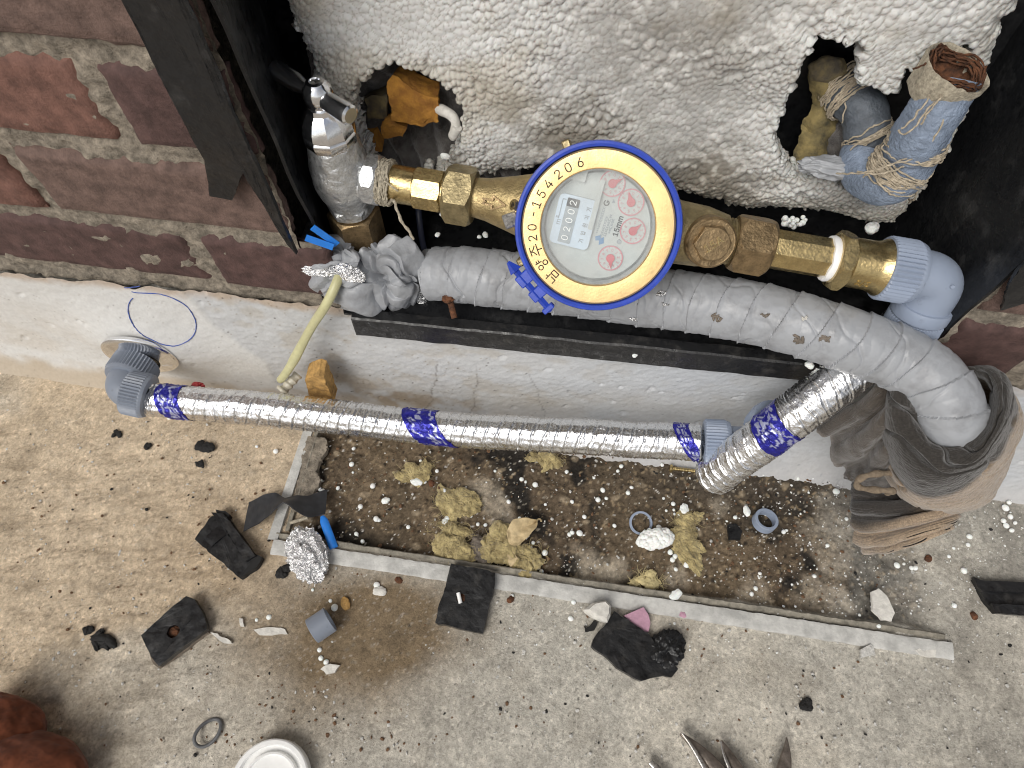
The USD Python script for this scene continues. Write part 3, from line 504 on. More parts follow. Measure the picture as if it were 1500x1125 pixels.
# ------------------------------------------------------------------ inside the right hole: wrapped pipes, twine, yellow foam strip
wp = thing('wrapped_pipe', 'pale blue wrapped pipe bending down through the right hole, tied with twine', 'pipe')
def rough_tube(pts, r, n, seed, amp, k=120, taper=None):
    path = spline(pts, k); rad = np.full((k, n), r) * (1 if taper is None else np.interp(np.linspace(0, 1, k), *taper)[:, None]); a = np.arange(n) * 2 * PI / n
    q = path[:, None] + r * np.stack([np.cos(a), np.sin(a), 0 * a], 1)[None]; rad = rad * (1 + (fb(q.reshape(-1, 3), 120, 3, seed).reshape(k, n) - .5) * amp + (ridge(q.reshape(-1, 3), 300, 2, seed).reshape(k, n) - .5) * amp * .5); return sweep(path, rad, n)
up = [W(1394, 116, .062), W(1383, 138, .058), W(1352, 190, .051), W(1338, 216, .051)]
obj('upper_length', rough_tube(up, .0142, 48, 101, .10), 'wrap_blue', wp, smooth=60)
bend = [W(1352, 195, .054), W(1330, 232, .054), W(1302, 262, .054), W(1276, 255, .064), W(1270, 225, .078)]
obj('lower_bend', rough_tube(bend, .0155, 48, 102, .10), 'wrap_blue', wp, smooth=60)
back = [W(1282, 225, .080), W(1270, 195, .088), W(1266, 165, .095), W(1245, 140, .106), W(1225, 120, .118)]
obj('rear_length', rough_tube(back, .0135, 40, 103, .09), 'wrap_slate', wp, smooth=60)
def twine(name, loops, r, seed, parent=None, mat='twine', **kw):
    ms = []
    for k, pts in enumerate(loops):
        n = max(len(pts) * 14, 40); p = spline(pts, n); p = p + np.stack([fb(p, 190, 3, seed + k + j * 7) - .5 for j in range(3)], 1) * .0035; ms.append(sweep(p, r * (.7 + .6 * nz(p, 500, seed)), 6))
    return obj(name, cat(*ms), mat, parent, smooth=60, **kw)
def ring_loops(c, axis, r, n, seed, spread, wob=.002):
    g = np.random.default_rng(seed); Fm = frame(c, axis); L = []
    for k in range(n):
        t = np.linspace(0, 2 * PI * 1.1, 22) + g.random() * 6; o = g.normal(0, spread); rr = r + g.uniform(0, .0012); p = np.stack([rr * np.cos(t), rr * np.sin(t), o + wob * np.sin(t + g.random() * 6), 1 + 0 * t], 1); L.append((p @ Fm.T)[:, :3])
    return L
twine('twine', ring_loops(W(1342, 212, .053), up[3] - up[1], .0150, 16, 5, .0018) + [[W(1372, 150, .045), W(1350, 172, .036), W(1325, 195, .036), W(1316, 190, .040)], [W(1362, 140, .046), W(1345, 165, .037), W(1322, 186, .037)], [W(1378, 140, .046), W(1362, 160, .036), W(1350, 180, .036)], [W(1395, 140, .05), W(1380, 180, .040), W(1355, 228, .040)]], .00055, 110, wp, label='frayed beige twine around the joint')
twine('twine', ring_loops(W(1318, 244, .054), bend[2] - bend[1], .0162, 22, 6, .0022, .004) + [[W(1345, 235, .042), W(1310, 240, .034), W(1275, 250, .036), W(1240, 254, .045), W(1225, 256, .05)], [W(1340, 228, .042), W(1300, 243, .033), W(1265, 258, .040)], [W(1330, 240, .040), W(1290, 255, .034), W(1255, 252, .042)], [W(1350, 232, .05), W(1345, 255, .046), W(1338, 275, .055)], [W(1352, 230, .05), W(1349, 252, .046), W(1330, 290, .07)]], .00055, 120, wp, label='frayed beige twine around the lower bend')
twine('twine', ring_loops(W(1271, 198, .087), back[1] - back[0], .0140, 12, 7, .0018) + [[W(1290, 196, .070), W(1265, 206, .068), W(1245, 222, .075)]], .0005, 130, wp, label='frayed twine around the rear pipe')
twine('twine', ring_loops(W(1242, 138, .107), back[3] - back[2], .0140, 22, 8, .005) + [[W(1238, 150, .09), W(1236, 172, .085), W(1234, 180, .085)]], .0005, 140, wp, label='tangled twine at the rear elbow')
Fm = frame(W(1394, 108, .062), norm(A3(.22, -.06, 1)))
cup = [(.0120, -.016), (.0150, -.014), (.0168, -.006), (.0184, .002), (.0180, .0046), (.0166, .0035), (.0150, -.004), (.0130, -.012)]
m = put(lathe(cup, 44), Fm); v = m.vertices; m.vertices = v + np.stack([fb(v, 160, 3, 150 + j) - .5 for j in range(3)], 1) * .004
obj('collar', m, 'hemp', wp, smooth=60, label='hemp packed collar of the pipe mouth')
m = put(lathe([(0, -.014), (.006, -.013), (.0115, -.009), (.0152, .000), (.0166, .0040)], 40), Fm); v = m.vertices; m.vertices = v + np.stack([fb(v, 260, 3, 155 + j) - .5 for j in range(3)], 1) * .006
obj('rusty_mouth', m, 'rust', wp, smooth=60, label='rust brown fibrous pipe mouth')
g = np.random.default_rng(3); L = []
for k in range(26):
    t = np.linspace(0, g.uniform(1.5, 5), 14) + g.random() * 6; rr = g.uniform(.0115, .0164); p = np.stack([rr * np.cos(t), rr * np.sin(t), g.uniform(-.003, .0052) + .002 * np.sin(3 * t), 1 + 0 * t], 1); L.append((p @ Fm.T)[:, :3])
L += [[W(1425, 95, .055), W(1437, 108, .05), W(1434, 122, .05), W(1424, 128, .05)], [W(1420, 128, .055), W(1414, 143, .05), W(1409, 158, .05)], [W(1425, 120, .052), W(1408, 146, .05), W(1390, 142, .052)], [W(1352, 96, .055), W(1345, 99, .05), W(1336, 102, .05)]]
twine('rusty_fibre', L, .0005, 160, wp, 'rust', label='loose rusty fibres at the pipe mouth')
pts = [W(1214, 98, .116), W(1207, 130, .113), W(1204, 160, .110), W(1197, 190, .105), W(1190, 215, .100), W(1186, 246, .094)]
p = spline(pts, 60); wdt = np.interp(np.linspace(0, 1, 60), [0, .12, .35, .6, .75, 1], [.017, .015, .010, .019, .016, .015]) * .5; s = np.linspace(-1, 1, 16)
Pg = p[:, None] + np.array([.95, 0, .2])[None, None] * (wdt[:, None, None] * s[None, :, None]); Pg[..., 1] += -.006 * (1 - s[None] ** 2); d = np.stack([fb(Pg.reshape(-1, 3), 110, 4, 165 + j) - .5 for j in range(3)], 1).reshape(Pg.shape); Pg = Pg + d * .008
obj('foam_strip', sheet(Pg, .006), 'foam_yellow', smooth=60, label='long dirty yellow foam strip hanging in the right hole', category='foam strip')
obj('foam_lump', blob(W(1212, 103, .110), (.0115, .006, .0090), .25, 1.6, 12, 4), 'foam_dusky', smooth=60, label='grey brown foam lump on top of the yellow strip', category='foam piece')
at_blob('paper_scrap', 1222, 246, .070, (.017, .006, .0055), 'tape_grey', 'crumpled grey paper scrap at the bottom of the right hole', 'scrap', 13, .5, 1.8, sharp=True)
at_blob('wool_tuft', 1236, 200, .105, (.013, .008, .018), 'wool_grey', 'grey brown wool tuft between the yellow strip and the slate pipe', 'wool', 14, .4, 2.2)

# ------------------------------------------------------------------ pipe run axis
AX0, AX1 = A3(-.160, .040, .2695), A3(.240, .019, .2545)
axd = norm(AX1 - AX0); onx = lambda px, py: on_line(px, py, AX0, AX1)
sX = lambda px, py: float((onx(px, py) - AX0) @ axd)
TOCAM = norm(EYE - A3(0, .03, .27)); 
def axframe(s, hint=None): return frame(AX0 + axd * s, axd, TOCAM if hint is None else hint)
def along(s, prof, n=40): return put(lathe(prof, n), axframe(s))
def hexalong(s, af, h, rot=0.0, c=.0015, n=6):
    m = hexm(af, h, c, n); m.apply_transform(trimesh.transformations.rotation_matrix(rot, [0, 0, 1])); return put(m, axframe(s))

# ------------------------------------------------------------------ stop valve
vb = W(503, 262, .040); VX, VY, VZ = vb
sv = thing('stop_valve', 'grey cast angle valve with a chrome T handle left of the meter', 'valve')
vz = lambda py, px: on_line(px, py, A3(VX, VY, 0), A3(VX, VY, 1))[2]
zn0, zn1, zb1, zc1, zh = vz(352, 515), vz(308, 511), vz(205, 488), vz(160, 482), vz(124, 470) - .007
base = frame(A3(VX, VY, 0), [0, 0, 1])
obj('lower_nut', put(hexm(.0335, zn1 - zn0 + .004, .0018), frame(A3(VX, VY, zn0 - .004), [0, 0, 1], (1, .35, 0))), 'brass_brown', sv, smooth=25, label='brown brass hexagon nut under the valve')
obj('lower_thread', put(lathe([(.0132, zn1 - .001), (.0140, zn1 + .001), (.0140, zn1 + .004), (.0125, zn1 + .005)], 40), base), 'brass', sv)
zb0 = zn1 + .004
prof = [(.0120, zb0 - .003), (.0150, zb0), (.0155, zb0 + .006), (.0172, zb0 + .012), (.0196, zb0 + .020), (.0204, zb0 + .030), (.0196, zb0 + .040), (.0182, zb0 + .046), (.0168, zb1 - .003), (.0155, zb1 + .002), (.012, zb1 + .003)]
prof = np.array(prof); ps = spline(np.c_[prof, 0 * prof[:, 0]], 60)[:, :2]
m = lathe(ps, 56); v = m.vertices; nrm = v * [1, 1, 0]; nrm /= np.linalg.norm(nrm, axis=1, keepdims=True) + 1e-9; m.vertices = v + nrm * ((fb(v, 110, 3, 171) - .5) * .0022 + (fb(v, 420, 2, 172) - .5) * .0006)[:, None]
so0 = sX(541, 250); so1 = sX(557, 257)
neck = put(lathe([(0, -so0 - .0), (.0120, -so0 + .002), (.0128, -.016), (.0125, -.008), (.0135, -.002), (.0130, .001), (.009, .0012)], 40), axframe(so0))
vbody = cat(put(m, base), put(lathe([(.0125, 0), (.0138, .006), (.0150, so0 * .55), (.0145, so0 * .85), (.0118, so0)], 40), frame(A3(VX, VY, AX0[2]) + A3(.004, 0, -.002), axd)))
obj('valve_body', vbody, 'cast_silver', sv, smooth=45)
obj('lower_hexagon', put(hexm(.0300, .0090, .0020), frame(A3(VX, VY, zb0 - .003), [0, 0, 1], (1, .2, 0))), 'cast_silver', sv, smooth=25)
obj('outlet_hexagon', hexalong(so0 - .002, .0320, so1 - so0 + .003, .3, .002, 8), 'cast_silver', sv, smooth=25)
b0 = zb1 + .001
obj('bonnet', put(lathe([(.0150, b0 - .002), (.0168, b0), (.0176, b0 + .005), (.0172, b0 + .0065), (.0164, b0 + .0075), (.0168, b0 + .0085), (.0160, b0 + .013), (.0130, b0 + .019), (.0095, b0 + .0225), (.0088, b0 + .0255), (.0060, b0 + .0262)], 10), base), 'chrome', sv, smooth=24, label='faceted chrome bonnet')
obj('stem', put(lathe([(.0062, b0 + .0255), (.0062, zh - .006), (.0068, zh - .005), (.006, zh)], 28), base), 'chrome', sv)
hub = A3(VX, VY, zh)
obj('hub', put(lathe([(0, -.0092), (.0050, -.0085), (.0086, -.004), (.0094, .001), (.0084, .006), (.0060, .0088), (.0055, .0098), (.0034, .0102), (.0030, .0092), (0, .0090)], 36), frame(hub, [0, 0, 1])), 'chrome', sv)
ha, hb = at(416, 92, 2, zh), at(528, 160, 2, zh); hd = norm((hb - ha) * [1, 1, 0]); ha, hb = hub + hd * ((ha - hub) @ hd), hub + hd * ((hb - hub) @ hd)
L = np.linalg.norm(hb - ha); bar = [(0, 0), (.0030, .0001), (.0052, .0006), (.0060, .002), (.0060, .006), (.0057, L * .30), (.0040, L * .40), (.0040, L * .60), (.0058, L * .70), (.0064, L - .004), (.0061, L - .001), (.0046, L), (0, L)]
obj('handle_bar', put(lathe(bar, 28), frame(ha, hd)), 'chrome_worn', sv)
for sg_, dx in ((1, 0),):
    t3 = stroke([[(0, 0), (.0045, 0), (.0045, .0035), (.001, .0035)], [(.0045, .0035), (.0045, .007), (0, .007)]], .0009, .0008)
    fr = frame(A3(VX, VY, zb0 + .018) + norm(A3(-.0, -.92, .25)) * .0203, norm(A3(.05, -.95, .1)), (1, 0, 0)); obj('cast_mark', put(t3, fr), 'cast_silver', sv)

# hemp sealed brass connector between valve and meter
cn = thing('hose_connector', 'short brass connector with flats and a hemp wound thread beside the grey valve', 'pipe fitting')
h0, h1, c1, u0, u1 = sX(555, 255), sX(576, 258), sX(655, 272), sX(655, 272), sX(697, 278)
hz = np.linspace(h0, h1, 14); prof = [(.009, h0)] + [(.0136 + .0006 * math.sin(k * 2.3) + .0006, s) for k, s in enumerate(hz)] + [(.009, h1)]
m = along(0, [(a, b) for a, b in prof], 60); v = m.vertices; m.vertices = v + np.stack([fb(v, 300, 3, 175 + j) - .5 for j in range(3)], 1) * .0022
obj('hemp_winding', m, 'hemp', cn, smooth=60)
L = []
for k in range(14):
    t = np.linspace(0, 2 * PI, 26); s = h0 + .001 + (h1 - h0 - .002) * k / 13; Fm = axframe(s + .0); rr = .0146; p = np.stack([rr * np.cos(t), rr * np.sin(t), .0012 * np.sin(t + k) + .0008 * np.cos(2 * t + k), 1 + 0 * t], 1); L.append((p @ Fm.T)[:, :3])
twine('hemp_strand', L, .00075, 178, cn, 'hemp', label='wound hemp strands')
e = onx(572, 268); L = [[e + A3(.002, -.013, -.006), W(578, 298, .020), W(584, 318, .014), W(595, 335, .010), W(606, 349, .008)]]
twine('hemp_strand', L, .0011, 179, cn, 'hemp', label='loose hemp tail hanging from the winding')
L = [[e + A3(-.002, -.010, .010), onx(583, 250) + A3(0, -.012, .011), onx(592, 258) + A3(0, -.013, .006)]]; twine('hemp_strand', L, .0006, 181, cn, 'hemp')
obj('tube', along(0, [(.010, h1 - .004), (.0122, h1 - .004), (.0126, h1 + .002), (.0126, c1 + .004), (.010, c1 + .004)], 44), 'brass', cn)
f0, f1 = sX(609, 268), sX(651, 275)
for rot in (0.55, 0.55 + 2.1, 0.55 - 2.1):
    pass
obj('wrench_flats', hexalong(f0, .0268, f1 - f0, .42, .0012, 8), 'brass', cn, smooth=20)
obj('union_nut', hexalong(u0, .0350, u1 - u0, .30, .0022), 'brass_dull', cn, smooth=22)

# ------------------------------------------------------------------ water meter
wm = thing('water_meter', 'brass water meter with a gold ring, blue collar and round glass dial', 'water meter')
RO = W(875, 335, -.006); RN = norm(EYE - RO + A3(0, -.02, -.03)); EX = norm(cR - RN * (cR @ RN)); RM = frame(RO, RN, EX); EY = RM[:3, 1]
on_ring = lambda mesh, zz=0.0: put(mesh, RM @ trimesh.transformations.translation_matrix([0, 0, zz]))
ma, mb = u1 - .003, sX(1075, 350)
mc = sX(878, 318)
depth = float(np.linalg.norm((AX0 + axd * mc) - RO))
cup = [(0, -.078), (.022, -.076), (.034, -.068), (.041, -.052), (.0435, -.030), (.0440, -.017), (.0462, -.016), (.0466, -.006), (.044, -.004)]
m = lathe(spline(np.c_[np.array(cup), np.zeros(9)], 50)[:, :2], 72); v = m.vertices; m.vertices = v + np.array(m.vertex_normals) * ((fb(v, 90, 3, 183) - .5) * .0012)[:, None]
obj('meter_bowl', on_ring(m), 'brass_cast', wm, smooth=40)
lp = [(.0085, ma), (.0128, ma), (.0132, ma + .004), (.0140, ma + .012), (.0180, ma + .028), (.0255, mc - .034), (.030, mc - .012), (.030, mc)]
m = along(0, lp, 56); v = m.vertices; m.vertices = v + np.array(m.vertex_normals) * ((fb(v, 120, 3, 184) - .5) * .0010)[:, None]
obj('inlet_neck', m, 'brass_cast', wm, smooth=40)
sb = sX(1026, 354)
rp = [(.028, mc), (.029, mc + .020), (.0255, mc + .034), (.0205, sb - .018), (.0195, sb), (.0165, sb + .014), (.0150, mb - .007), (.0152, mb - .006), (.0142, mb - .005), (.0152, mb - .004), (.0142, mb - .003), (.0152, mb - .002), (.0142, mb), (.009, mb)]
m = along(0, rp, 56); v = m.vertices; m.vertices = v + np.array(m.vertex_normals) * ((fb(v, 120, 3, 185) - .5) * .0010)[:, None]
obj('outlet_neck', m, 'brass_dull', wm, smooth=40)
pc_ = AX0 + axd * sb; pn = norm(TOCAM + A3(.12, -.1, -.08)); PM = frame(pc_, pn, cR)
st = obj('strainer_plug', put(lathe([(.0160, .010), (.0164, .018), (.0160, .0215), (.0148, .0225), (.0140, .0222), (0, .0222)], 44), PM), 'brass_brown', wm)
obj('plug_hexagon', put(hexm(.0205, .0052, .001), PM @ trimesh.transformations.translation_matrix([0, 0, .0215])), 'brass_brown', st, smooth=22)
tx = meshkit.text_mesh('15A', .0048, .0006); tx.apply_translation([-tx.bounds[:, 0].mean(), -tx.bounds[:, 1].mean(), 0])
obj('cast_mark', put(tx, PM @ trimesh.transformations.translation_matrix([0, 0, .0266]) @ trimesh.transformations.rotation_matrix(.62, [0, 0, 1])), 'brass', st, smooth=False)
# raised flow arrow on the inlet neck
ac = AX0 + axd * sX(727, 290); an = norm(TOCAM + A3(-.0, -.05, -.05)); ar = [(-.0078, .0016), (-.001, .0016), (-.001, .0042), (.0078, 0), (-.001, -.0042), (-.001, -.0016), (-.0078, -.0016), (-.0060, 0), (-.0078, .0016)]
m = stroke([ar], .0011, .0012); AMf = frame(ac, an, axd)
obj('flow_arrow', put(m, AMf @ trimesh.transformations.translation_matrix([.001, .0, .0166]) @ trimesh.transformations.rotation_matrix(math.radians(-13), [0, 1, 0])), 'brass_brown', wm, smooth=False)
# collar, ring, glass
obj('collar', on_ring(lathe([(.0452, -.014), (.0485, -.014), (.0497, -.010), (.0499, -.001), (.0492, .0012), (.0478, .0016), (.0464, .0008), (.0460, -.003)], 96)), 'blue_plastic', wm)
obj('gold_ring', on_ring(lathe([(.0340, -.0100), (.0340, -.0006), (.0346, .0), (.0400, .0003), (.0446, .0002), (.0456, -.0006), (.0458, -.004)], 96)), 'gold_plate', wm)
obj('glass', on_ring(lathe([(0, -.0022), (.0339, -.0022)], 64)), 'glass', wm)
obj('dial_well', on_ring(lathe([(.0342, -.0030), (.0338, -.0045), (.0330, -.0125), (.0336, -.0160), (.0335, -.0190), (.0, -.0195)], 64)), 'dial_inner', wm)
dl = obj('dial', on_ring(cat(lathe([(0, -.0140), (.0318, -.0140), (.0322, -.0146), (.0322, -.018)], 64))), 'dial', wm)
zd = -.0139
def on_dial(mesh, x, y, rot, zz): return on_ring(put(mesh, trimesh.transformations.translation_matrix([x, y, 0]) @ trimesh.transformations.rotation_matrix(math.radians(rot), [0, 0, 1])), zz)
def rrect(w, h, r): return sg.box(-w / 2 + r, -h / 2 + r, w / 2 - r, h / 2 - r).buffer(r, resolution=4)
def text(s, hgt, dep=.0003, bold=False):
    t = meshkit.text_mesh(s, hgt, dep, bold); t.apply_translation([-t.bounds[:, 0].mean(), -t.bounds[:, 1].mean(), 0]); return t
plate = obj('counter_plate', on_dial(disc_poly(rrect(.030, .0245, .003), .0042), -.0145, .0030, 77, zd), 'dial_plate', wm)
T = lambda x, y: (-.0145 + x * math.cos(math.radians(77)) - y * math.sin(math.radians(77)), .0030 + x * math.sin(math.radians(77)) + y * math.cos(math.radians(77)))
obj('number_window', on_dial(disc_poly(rrect(.0268, .0078, .0008), .0004), *T(-.0002, .0032), 77, zd + .0042), 'dial_window', plate)
for k, s in enumerate('02002'):
    if k == 4: obj('last_digit_frame', on_dial(disc_poly(rrect(.0050, .0074, .0005), .0004), *T(-.0104 + .0053 * k, .0032), 77, zd + .0047), 'print_black', plate)
    obj('digit', on_dial(text(s, .0042), *T(-.0104 + .0053 * k, .0032), 77, zd + (.0052 if k == 4 else .0047)), 'print_white', plate, smooth=False)
obj('unit_mark', on_dial(text('m³', .0030), *T(-.001, .0098), 77, zd + .0043), 'print_grey', plate, smooth=False)
obj('unit_line', on_dial(cat(disc_poly(sg.box(-.006, -.0002, .006, .0002), .0003), disc_poly(sg.box(.0056, -.002, .006, .0), .0003)), *T(.006, .0098), 77, zd + .0043), 'print_grey', plate, smooth=False)
# Korean lettering as strokes in a unit box
HG = {'nam': [[(.12, .95), (.12, .58), (.55, .58)], [(.78, 1), (.78, .46)], [(.78, .74), (.97, .74)], [(.22, .36), (.80, .36), (.80, 0), (.22, 0), (.22, .36)]],
      'yang': [circ(.30, .74, .20), [(.74, 1), (.74, .46)], [(.74, .84), (.95, .84)], [(.74, .64), (.95, .64)], circ(.50, .19, .20)],
      'ju': [[(.15, .95), (.85, .95)], [(.50, .95), (.42, .72), (.12, .52)], [(.50, .84), (.62, .68), (.88, .52)], [(.02, .34), (.98, .34)], [(.50, .34), (.50, -.04)]],
      'won': [circ(.38, .80, .17), [(.08, .52), (.66, .52)], [(.36, .52), (.36, .36)], [(.84, 1), (.84, .26)], [(.64, .40), (.84, .40)], [(.22, .26), (.22, .02), (.86, .02)]],
      'nam2': [[(.1, .9), (.5, .9), (.5, .55)], [(.8, 1), (.8, .4)], [(.2, .3), (.8, .3), (.8, 0)]], 'gi': [[(.1, .9), (.55, .9), (.42, .4), (.15, .1)], [(.82, 1), (.82, 0)]], 'eop': [circ(.28, .72, .2), [(.82, 1), (.82, .42)], [(.55, .72), (.82, .72)], [(.25, .34), (.25, 0), (.82, 0), (.82, .34)], [(.25, .18), (.82, .18)]]}
def hangul(k, s, w, dep=.0003): m = stroke([[(x * s - s / 2, y * s - s / 2) for x, y in l] for l in HG[k]], w, dep); return m
for k, w_ in enumerate(['gi', 'eop', 'won', 'nam2', 'gi']): obj('print', on_dial(hangul(w_, .0027, .00038), *T(-.0100 + .0048 * k, -.0070), 77, zd + .0043), 'print_grey', plate, smooth=False)
PP = lambda zx, zy: ((zx - 652) / 9.19e3, (600 - zy) / 9.19e3)
for (zx, zy), ang, sz in zip(((727, 356), (838, 460), (858, 622), (735, 782)), (25, 105, 40, -85), (.0078, .0080, .0079, .0078)):
    x, y = PP(zx, zy); x, y = x * .96, y * .96
    sd = obj('sub_dial', on_dial(disc_poly(sg.Point(0, 0).buffer(sz, resolution=20), .0008), x, y, 0, zd), 'dial', wm)
    rim = [disc_poly(sg.Point(0, 0).buffer(sz, resolution=20).difference(sg.Point(0, 0).buffer(sz - .0008, resolution=20)), .0003)] + [disc_poly(sg.box(-.00014, sz - .0016, .00014, sz - .0004), .0003).apply_transform(trimesh.transformations.rotation_matrix(k * PI / 5, [0, 0, 1])) for k in range(10)]
    obj('scale', on_dial(cat(*rim), x, y, 8, zd + .0008), 'print_pink', sd, smooth=False)
    obj('digit_print', on_dial(cat(*[put(text(str(k), .0017, .0003), trimesh.transformations.rotation_matrix(-k * PI / 5, [0, 0, 1]) @ trimesh.transformations.translation_matrix([0, sz - .0028, 0])) for k in range(10)]), x, y, -12, zd + .0008), 'print_pink', sd, smooth=False)
    tip = sz - .0012; ptr = sg.Polygon([(-.0016, -.0014), (-.0021, .0004), (-.0009, tip * .55), (0, tip), (.0009, tip * .55), (.0021, .0004), (.0016, -.0014)]).union(sg.Point(0, 0).buffer(.0026))
    obj('pointer', on_dial(disc_poly(ptr, .0007), x, y, ang - 90, zd + .0016), 'print_red', sd, smooth=False)
obj('size_print', on_dial(text('15mm', .0031, bold=True), *PP(766, 596), 75, zd), 'print_black', wm, smooth=False, label='size print 15mm')
g = np.random.default_rng(11)
for cx_, cy_, n_ in ((668, 560, 11), (690, 590, 9), (714, 575, 10), (738, 560, 6)):
    ms = []; x = -.0085
    for k in range(n_):
        wd = g.uniform(.0006, .0013); hh = g.uniform(.0009, .0016); ms.append(stroke([[(x, -hh / 2), (x, hh / 2), (x + wd, hh / 2)], [(x, 0), (x + wd, -hh / 2)]] if g.random() < .5 else [circ(x + wd / 2, 0, wd / 2, n=9)], .00028, .0003)); x += wd + .0006
    obj('small_print', on_dial(cat(*ms), *PP(cx_, cy_), 75, zd), 'print_grey', wm, smooth=False)
obj('emblem', on_dial(stroke([circ(0, 0, .0015, 40, 330), [(.0013, -.0003), (.0003, -.0003)]], .0007, .0003), *PP(696, 470), 75, zd), 'print_black', wm, smooth=False)
obj('blue_mark', on_dial(disc_poly(sg.Polygon([(-.0026, .0024), (.0008, .0026), (.0006, .0006), (.0026, .0012), (.002, -.0026), (-.0012, -.003), (-.0006, -.0004), (-.0028, 0)]), .0004), *PP(668, 672), 10, zd), 'print_blue', wm, smooth=False)
obj('star_wheel', on_dial(lathe([(0, .0014), (.0012, .0014), (.0014, 0)], 16), *PP(776, 682), 0, zd), 'print_grey', wm)
obj('triangle_mark', on_dial(disc_poly(sg.Polygon([(-.001, -.001), (.001, -.001), (0, .0012)]), .0003), *PP(735, 460), 0, zd), 'print_grey', wm, smooth=False)
obj('register_frame', on_dial(cat(disc_poly(rrect(.030, .0030, .001), .0045), put(disc_poly(rrect(.0100, .012, .001), .0036), trimesh.transformations.translation_matrix([.016, .016, 0]))), *PP(640, 480), 77, zd), 'dial', wm, label='clear plastic frame of the register')
# engraved serial along the ring
for s, a, hgt in (('6', 106.9, .0054), ('0', 118, .0054), ('2', 128, .0054), ('4', 139.5, .0054), ('5', 149.6, .0054), ('1', 159.4, .0054), ('-', 168.0, .0054), ('0', 179.5, .0054), ('2', 189.0, .0054)):
    t = text(s, hgt, .0003)
    obj('serial_digit', on_ring(put(t, trimesh.transformations.rotation_matrix(math.radians(a - 90), [0, 0, 1]) @ trimesh.transformations.translation_matrix([0, .0392, 0])), .00015), 'engraving', wm, smooth=False)
for s, a in (('ju', 200.0), ('yang', 213.5), ('nam', 228.0)):
    obj('serial_letter', on_ring(put(hangul(s, .0072, .00068, .0003), trimesh.transformations.rotation_matrix(math.radians(a - 90), [0, 0, 1]) @ trimesh.transformations.translation_matrix([0, .0392, 0])), .00015), 'engraving', wm, smooth=False)
# clip of the collar, lugs and the lead seal tag
CM = RM @ trimesh.transformations.rotation_matrix(math.radians(222), [0, 0, 1]) @ trimesh.transformations.translation_matrix([.0500, 0, -.006])
def clipbox(x0, x1, y0, y1, z0, z1): return put(boxm([x0, y0, z0], [x1, y1, z1], .0006), CM)
cl = obj('clip', cat(clipbox(-.002, .0085, -.0100, -.0020, -.005, .005), clipbox(-.002, .0085, .0026, .0100, -.005, .005)), 'blue_plastic', wm, smooth=25, label='blue hinge clip of the collar')
pin = [put(lathe([(0, -.0205), (.0018, -.0200), (.0021, -.019), (.0021, .013), (.0042, .0132), (.0012, .0205), (0, .0208)], 4), CM @ trimesh.transformations.translation_matrix([.0045, 0, .0035]) @ trimesh.transformations.rotation_matrix(PI / 2, [1, 0, 0])), clipbox(.0005, .0085, .0160, .0195, .0005, .0060)]
obj('clip_pin', cat(*pin), 'blue_plastic', cl, smooth=25)
for a in (113, 205):
    LM_ = RM @ trimesh.transformations.rotation_matrix(math.radians(a), [0, 0, 1]) @ trimesh.transformations.translation_matrix([.0500, 0, -.012]); obj('lug', put(boxm([-.002, -.0026, -.008], [.0042, .0026, .005], .0008), LM_), 'brass_dull', wm, smooth=25)
LM_ = RM @ trimesh.transformations.rotation_matrix(math.radians(163), [0, 0, 1]) @ trimesh.transformations.translation_matrix([.0530, .003, -.010])
obj('seal_lug', put(lathe([(.0018, -.0012), (.0034, -.0012), (.0036, 0), (.0034, .0012), (.0018, .0012), (.0018, -.0012)], 24), LM_ @ trimesh.transformations.rotation_matrix(.9, [0, 1, 0])), 'brass', wm)
obj('seal_tag', put(boxm([-.0005, -.0045, -.0012], [.0085, .0048, .0012], .0006), RM @ trimesh.transformations.rotation_matrix(math.radians(170), [0, 0, 1]) @ trimesh.transformations.translation_matrix([.0500, .0038, -.010]) @ trimesh.transformations.rotation_matrix(.5, [1, 0, 0]) @ trimesh.transformations.rotation_matrix(.55, [0, 0, 1])), 'steel', wm, smooth=25, label='small silver seal tag')

# ------------------------------------------------------------------ outlet side: union nut, brass tail, adapter, plastic elbow
on_ = thing('outlet_coupling', 'shiny brass outlet tail with a union nut right of the meter', 'pipe fitting')
q0, q1, q2 = sX(1074, 350), sX(1128, 360), sX(1212, 378)
obj('union_nut', hexalong(q0, .0345, q1 - q0, .16, .003), 'brass_brown', on_, smooth=22)
obj('tail', hexalong(q1 - .002, .0240, q2 - q1 + .004, .20, .0004, 8), 'brass', on_, smooth=20)
m = along(0, [(.010, q2 - .0015), (.0142, q2 - .001), (.0150, q2 + .001), (.0144, q2 + .0035), (.010, q2 + .004)], 44); v = m.vertices; m.vertices = v + np.stack([fb(v, 200, 3, 190 + j) - .5 for j in range(3)], 1) * .0016
obj('sealing_ring', m, 'teflon', on_, label='white sealing tape ring')
ad = thing('pipe_adapter', 'brass adapter with a hexagon collar between the white ring and the blue grey elbow', 'pipe fitting')
a0, a1, a2, a3 = q2 + .003, sX(1240, 386), sX(1282, 394), sX(1298, 397)
obj('hexagon', hexalong(a0, .0345, a1 - a0, .25, .0022, 6), 'brass', ad, smooth=22)
obj('barrel', along(0, [(.010, a1 - .001), (.0158, a1 - .0005), (.0160, a2 - .003), (.0170, a2), (.0186, a2 + .003), (.0192, a3 - .001), (.0186, a3 + .001), (.010, a3 + .001)], 48), 'brass', ad)
bmk = text('2/3', .0042, .0007); bfm = frame(AX0 + axd * ((a1 + a2) / 2) + norm(A3(-.05, -.96, -.05)) * .0157, norm(A3(-.05, -1, -.02)), axd); obj('cast_mark', put(bmk, bfm), 'brass', ad, smooth=False)
pe = thing('plastic_elbow', 'blue grey plastic elbow with a ribbed nut at the right end of the brass fittings', 'pipe elbow')
